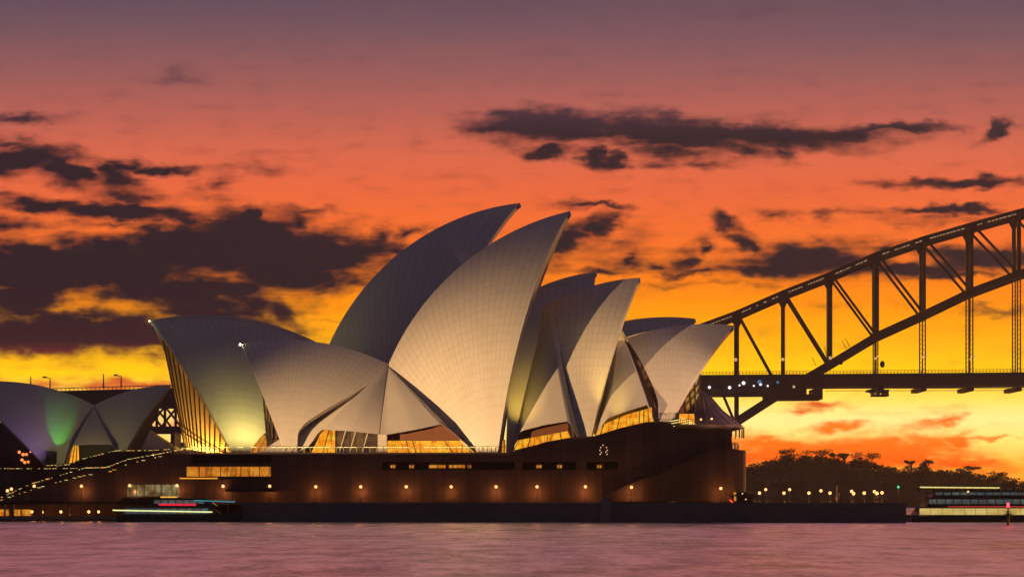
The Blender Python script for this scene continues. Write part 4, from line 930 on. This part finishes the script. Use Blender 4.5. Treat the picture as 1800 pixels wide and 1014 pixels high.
# climbers on the top chord
def person_mesh():
    me = bpy.data.meshes.new('person'); bm_v = [(0, 0, .95), (0, 0, 1.2), (0, 0, 1.42), (0, 0, 1.52), (0, 0, 1.64), (0, 0, 1.76), (.1, .02, .90), (.13, .08, .48), (.14, .0, .06), (.14, -.14, .03), (-.1, .0, .90), (-.13, -.08, .48), (-.14, .06, .06), (-.14, -.08, .03), (.2, 0, 1.38), (.27, .03, 1.12), (.26, -.14, .92), (-.2, 0, 1.38), (-.27, .0, 1.12), (-.26, -.18, .95)]
    e = [(0, 1), (1, 2), (2, 3), (3, 4), (4, 5), (0, 6), (6, 7), (7, 8), (8, 9), (0, 10), (10, 11), (11, 12), (12, 13), (2, 14), (14, 15), (15, 16), (2, 17), (17, 18), (18, 19)]
    me.from_pydata(bm_v, e, []); o = bpy.data.objects.new('tmp', me); COL.objects.link(o)
    md = o.modifiers.new('s', 'SKIN'); rad = [.15, .15, .15, .06, .10, .09, .09, .07, .05, .045, .09, .07, .05, .045, .06, .045, .035, .06, .045, .035]
    for v, r_ in zip(me.skin_vertices[0].data, rad): v.radius = (r_, r_ * .85)
    me.skin_vertices[0].data[0].use_root = True
    o.modifiers.new('u', 'SUBSURF').levels = 1
    dg = bpy.context.evaluated_depsgraph_get(); m2 = bpy.data.meshes.new_from_object(o.evaluated_get(dg)); bpy.data.objects.remove(o)
    m2.name = 'person'; m2.materials.clear(); m2.materials.append(mat('dark climbing overalls', (.06, .06, .07), .8)); return m2
pm = person_mesh(); ords = ['trailing', 'second', 'third', 'fourth', 'fifth', 'sixth', 'seventh', 'eighth', 'ninth', 'tenth', 'eleventh', 'twelfth', 'thirteenth']
for k in range(13):
    px = 1549 + k * 3.75 + (0 if k else -1.5); s = (px - 1540.5) / (1624 - 1540.5); p = top[4].lerp(top[5], s) + Vector((0, -1.2, 2.1))
    o = bpy.data.objects.new('person', pm); COL.objects.link(o); o.location = p; o.rotation_euler = (0, 0, R(-60 + random.uniform(-30, 30))); sc_ = random.uniform(.98, 1.12); o.scale = (1.25 * sc_, 1.25 * sc_, 1.15 * sc_)
    nm = 'lowest and leftmost' if k == 0 else ('highest and rightmost' if k == 12 else ords[k] + ' from the left')
    tag(o, f'tiny dark climber on the bridge top chord, {nm} of the line', 'person', 'climbers on the bridge')

# ------------------------------------------------------------------ viaduct behind the left end
vd = thing('viaduct', (X(160, 900), 900, 0), 'dark truss viaduct crossing behind the restaurant shells at far left', 'bridge')
VY = 900; XZ = lambda px, py: (X(px, VY), Z(py, VY))
m = MB(); m.prism([XZ(-120, 694), XZ(90, 687), XZ(340, 681), XZ(340, 714), XZ(-120, 714)], VY, VY + 24); m.build('deck', STEEL, vd)
m = MB(); m.bar(at(-120, 689, VY - .3), at(340, 675.5, VY - .3), .3)
for k in range(60): px = -110 + k * 7.5; y = 689 - 13.5 * (px + 120) / 460; m.bar(at(px, y, VY - .3), at(px, y + 8, VY - .3), .2)
m.build('railing', STEEL, vd)
m = MB()
for off in (0, 22):
    m.bar(at(-120, 757, VY) + Vector((0, off, 0)), at(340, 754, VY) + Vector((0, off, 0)), 2, 2.6)
    for k in range(-4, 11):
        x0 = 222 + k * 34 + off * .2; m.bar(at(x0, 714, VY) + Vector((0, off, 0)), at(x0, 757, VY) + Vector((0, off, 0)), 1.1)
        m.bar(at(x0, 714, VY) + Vector((0, off, 0)), at(x0 + 34, 757, VY) + Vector((0, off, 0)), .9)
        if k % 2: m.bar(at(x0 + 34, 714, VY) + Vector((0, off, 0)), at(x0, 757, VY) + Vector((0, off, 0)), .9)
m.build('truss', STEEL, vd)
for px in (-60, 60, 180, 302):
    m = MB(); m.box(X(px - 3.5, VY), X(px + 3.5, VY), VY + 2, VY + 20, 0, Z(758, VY)); m.build('pier', STEEL, vd)
for px, kind in ((54, 0), (88, 1), (182, 0), (213, 1)):
    y = 689 - 13.5 * (px + 120) / 460
    lt = thing('street_lamp', at(px, y, VY + 3), ('plain thin pole on the viaduct, ' if kind == 0 else 'hooked lamp post on the viaduct, ') + {54: 'the leftmost one', 88: 'left of the dip between restaurant shells', 182: 'above the dip between restaurant shells', 213: 'right of the dip between restaurant shells'}[px], 'street lamp', 'posts on the viaduct')
    m = MB(); b0 = at(px, y + 2, VY + 3); hh = (25 if kind == 0 else 20) / 4.0; m.tube(b0, b0 + Vector((0, 0, hh)), .35, .2)
    if kind: m.bar(b0 + Vector((0, 0, hh)), b0 + Vector((-2.2, 0, hh + .5)), .3)
    m.build('pole', STEEL, lt)
    if kind: MB().box(b0.x - 3.2, b0.x - 1.6, b0.y - .5, b0.y + .5, hh + b0.z + .2, hh + b0.z + .9).build('lamp_head', PALEM, lt)
m = MB(); m.prism([XZ(-200, 900), XZ(-200, 772), XZ(100, 771), XZ(300, 770), XZ(345, 769), XZ(420, 768), XZ(420, 900)], 960, 1000)
tag(m.build('far_quay_building', mat('far dark masonry', (.06, .04, .045), .9), None), 'dark low mass beyond the viaduct under the pink strip of sky', 'building')

# ------------------------------------------------------------------ wooded far shore on the right
LEAF = mat('dark eucalypt leaves', (.014, .016, .010), .8); BARK = mat('tree bark', (.09, .06, .045), .9)
SK = [(300, 850), (700, 842), (1000, 848), (1200, 838), (1290, 828), (1313, 815), (1340, 808), (1365, 800), (1378, 794), (1392, 797), (1405, 794), (1422, 790), (1440, 792), (1455, 797), (1480, 800), (1500, 805), (1515, 799), (1530, 799), (1545, 812), (1575, 814), (1600, 814), (1630, 815), (1660, 819), (1700, 821), (1740, 828), (1770, 834), (1800, 838), (1850, 845), (1920, 850), (2100, 842), (2700, 852)]
HY = 1500
def sky_y(px):
    for (a, b), (c, d) in zip(SK[:-1], SK[1:]):
        if a <= px <= c: return b + (d - b) * (px - a) / (c - a)
    return SK[-1][1]
m = MB(); rows = []
for j, (dy, k) in enumerate(((-60, 0), (-40, .35), (-10, .8), (20, .93), (80, .9), (200, .3))):
    row = []
    for i in range(240):
        px = 380 + i * 9.5; h = max(0, Z(sky_y(px) + 9, HY)); p = Vector((X(px, HY) * (1 + dy / HY * .0), HY + dy, -1 + (h + 1) * k + random.uniform(-.4, .4))); row.append(p)
    rows.append(row)
m.grid(rows); tag(m.build('hillside', mat('dark scrubby ground', (.02, .018, .012), .95, noise=.4, nscale=.05)), kind='structure')
def leaves(m, c, rx, ry, rz, n, s=1.1):
    for _ in range(n):
        a = random.uniform(0, 2 * math.pi); z = random.uniform(-1, 1); q = math.sqrt(1 - z * z); rr_ = random.random() ** .4
        p = c + Vector((math.cos(a) * q * rx * rr_, math.sin(a) * q * ry * rr_, z * rz * rr_)); u = Vector((random.gauss(0, 1), random.gauss(0, 1), random.gauss(0, 1))).normalized(); v = u.cross(Vector((random.gauss(0, 1), random.gauss(0, 1), random.gauss(0, 1)))).normalized(); k = s * random.uniform(.5, 1.2)
        m.add([p - u * k, p + v * k * .6, p + u * k, p - v * k * .6], [(0, 1, 2, 3)])
m = MB()
for i in range(690):
    px = random.uniform(1290, 1915) if i < 330 else random.choice((random.uniform(420, 1290), random.uniform(1915, 2600))); d = random.choice((-30, -12, 0, 12)); k = {-30: .5, -12: .78, 0: .9, 12: .97}[d]
    zc = Z(sky_y(px) + 9, HY) * k + random.uniform(-1, 1.2); w = random.uniform(3, 8); leaves(m, Vector((X(px, HY), HY + d, zc)), w, w, random.uniform(2, 3.4), 90, .9)
tag(m.build('woodland', LEAF), 'dense dark woodland covering the far shore under the bridge', 'woodland', kind='stuff')
def tree(px, py, w, h, label, umbrella=0):
    b = Vector((X(px, HY - 2), HY - 2, Z(py, HY) - h - 4)); t = thing('tree', b, label, 'tree', 'trees standing above the far woodland')
    m = MB(); tp = b + Vector((random.uniform(-1, 1), 0, h * .6 + 4)); m.tube(b, tp, .6, .3)
    cl = [b + Vector((random.uniform(-.5, .5) * w, random.uniform(-.4, .4) * w, 4 + h * random.uniform(.55, .9))) for _ in range(6)]
    for c in cl: m.tube(b + (tp - b) * .6, c, .3, .12)
    m.build('trunk', BARK, t); m = MB()
    for c in cl: leaves(m, c, w * .28, w * .28, h * .17, 110, .55)
    m.build('crown', LEAF, t)
for a in ((1378, 790, 11, 11, 'rounded tree on the skyline left of the bare tree'), (1428, 789, 22, 10, 'broad tree crowning the highest point of the wooded shore'), (1472, 795, 9, 7, 'small separate tree just right of the wooded summit'), (1484, 797, 7, 6, 'second small tree right of the wooded summit'), (1522, 794, 17, 15, 'spreading airy tree standing clear above the middle of the skyline'), (1600, 809, 6, 6, 'pointed small tree between the airy tree and the umbrella-shaped one'), (1630, 808, 11, 9, 'umbrella-shaped tree farther right along the skyline'), (1702, 819, 13, 7, 'low bushy tree on the descending skyline'), (1760, 829, 16, 8, 'low wide tree near the right edge of the skyline')):
    tree(*a)
t = thing('bare_tree', (X(1395, HY - 3), HY - 3, Z(800, HY) - 4), 'leafless crooked tree on the skyline near the left of the woodland', 'tree')
m = MB(); p0 = at(1395, 805, HY - 3)
for a, b, r_ in (((1395, 806), (1396, 789), .5), ((1396, 796), (1391, 787), .3), ((1396, 793), (1400, 787), .3), ((1391, 789), (1387, 786), .2), ((1396, 790), (1394, 785), .2)): m.tube(at(*a, HY - 3), at(*b, HY - 3), r_, r_ * .5, 6)
m.build('trunk', BARK, t)
m = MB(); m.box(X(1560, 1380), X(2700, 1380), 1380, 1400, -1, Z(873, 1380)); m.box(X(400, 1385), X(1600, 1385), 1385, 1400, -1, Z(876, 1385)); tag(m.build('far_sea_wall', mat('far wall', (.07, .045, .04), .9)), 'dark far shore wall at the foot of the wooded hill', 'wall')

# ------------------------------------------------------------------ floodlights
FL = (1.0, .61, .275)
LX, LY, LZ = -155.0, 309.0, 10.0
fm = thing('added_floodlight_mast', (LX, LY, -3), 'unseen floodlight at left on an added mast with an added light-blocking plate', 'floodlight')
m = MB(); m.tube((LX, LY, -3), (LX, LY, LZ - .6), .35, .2); m.build('pole', METAL, fm)
k = 5.0 / (PY0 - LY); m = MB()
block_edge = [(X(px, PY0), Z(py, PY0) + .15) for px, py in [(-900, 794), (893, 794)] + NORTH[1:-1] + [(1330, 748), (6000, 748)]]
vp = [(LX + (x - LX) * k, LZ + (z - LZ) * k) for x, z in block_edge]; m.prism([(vp[0][0], LZ - 3)] + vp + [(vp[-1][0], LZ - 3)], LY + 5, LY + 5.03)  # unseen plate added to block the beam below the podium outline
m.bar((LX, LY, LZ - .7), (LX, LY + 5, LZ - .7), .15); m.build('added_light_blocker', METAL, fm)
fs = spot('floodlight', (LX, LY, LZ), (0, 424, 5), 2.35e6, FL, 33, 1.0, .04)
RX, RY, RZ = 104.0, 330.0, 7.0
fm2 = thing('added_floodlight_mast', (RX, RY, -3), 'smaller unseen floodlight on an added water mast at right, aimed at the right-hand shell', 'floodlight')
m = MB(); m.tube((RX, RY, -3), (RX, RY, RZ - .6), .3, .18); m.build('pole', METAL, fm2)
k = 4.0 / (PY0 - RY); block_edge = [(X(px, PY0), Z(py, PY0) + .15) for px, py in [(500, 794), (893, 794)] + NORTH[1:-1] + [(1330, 740), (1500, 740)]]
vp = [(RX + (x - RX) * k, RZ + (z - RZ) * k) for x, z in block_edge]; m = MB(); m.prism([(vp[0][0], RZ - 3)] + vp + [(vp[-1][0], RZ - 3)], RY + 4, RY + 4.03); m.bar((RX, RY, RZ - .7), (RX, RY + 4, RZ - .7), .15); m.build('added_light_blocker', METAL, fm2)  # second added plate, cut so this beam also misses the podium
spot('floodlight', (RX, RY, RZ), tuple(at(1218, 692, 412)), 6.5e5, (1.0, .60, .36), 15, 1.0, .04)
# local up-lights at the feet
spot('uplight', (X(927, 403), 403, Z(787, 403)), tuple(at(920, 700, 413)), 1.2e4, (1.0, .66, .10), 40, 1.0)
spot('uplight', (X(1088, 403), 403, Z(751, 403)), tuple(at(1080, 690, 412)), 1.6e4, (1.0, .66, .10), 44, 1.0)
for px, py in ((405, 735), (436, 728), (462, 735)):
    q = on_sphere(BS['C'], BS['r'], px, py, None)
    spot('uplight', (q.x + 1.0, q.y - 10.5, ZT + .5), tuple(q + Vector((0, 0, 4))), 7.0e3, (1.0, .84, .24), 90, 1.0)
# colour wash on the restaurant shells
spot('colour_wash', (X(70, 428), 428, Z(822, 425) + 1.2), tuple(at(50, 740, 444)), 6.0e3, (.42, .22, .70), 60, 1.0)
spot('colour_wash', (X(99, 434), 434, Z(822, 434) + 1), tuple(at(103, 770, 441)), 1.0e4, (.08, .80, .08), 26, .6)
spot('colour_wash', (X(112, 436), 436, Z(818, 436)), tuple(at(118, 720, 446)), 3e3, (.10, .80, .10), 24, 1.0)
spot('colour_wash', (X(150, 425), 425, Z(800, 425)), tuple(at(160, 760, 444)), 5.0e3, (.75, .60, .22), 90, 1.0)
spot('colour_wash', (X(270, 425), 425, Z(800, 425)), tuple(at(240, 740, 444)), 4.5e3, (.95, .60, .18), 80, 1.0)

# ------------------------------------------------------------------ warm dusk air over the harbour
hz = MB(); hz.box(-1500, 1500, -100, 1750, -7.5, 300); hm = bpy.data.materials.new('warm dusk air'); hm.use_nodes = True; nt = hm.node_tree; nt.nodes.clear()
o = nd(nt, 'ShaderNodeOutputMaterial'); pv = nd(nt, 'ShaderNodeVolumePrincipled'); nt.links.new(pv.outputs[0], o.inputs[1])
pv.inputs['Density'].default_value = HAZE; pv.inputs['Anisotropy'].default_value = .55; pv.inputs['Color'].default_value = (.92, .88, .86, 1)
hz = hz.build('haze', hm); tag(hz, kind='stuff'); hz['label'] = 'thin warm dusk haze over the harbour'; hz['category'] = 'haze'
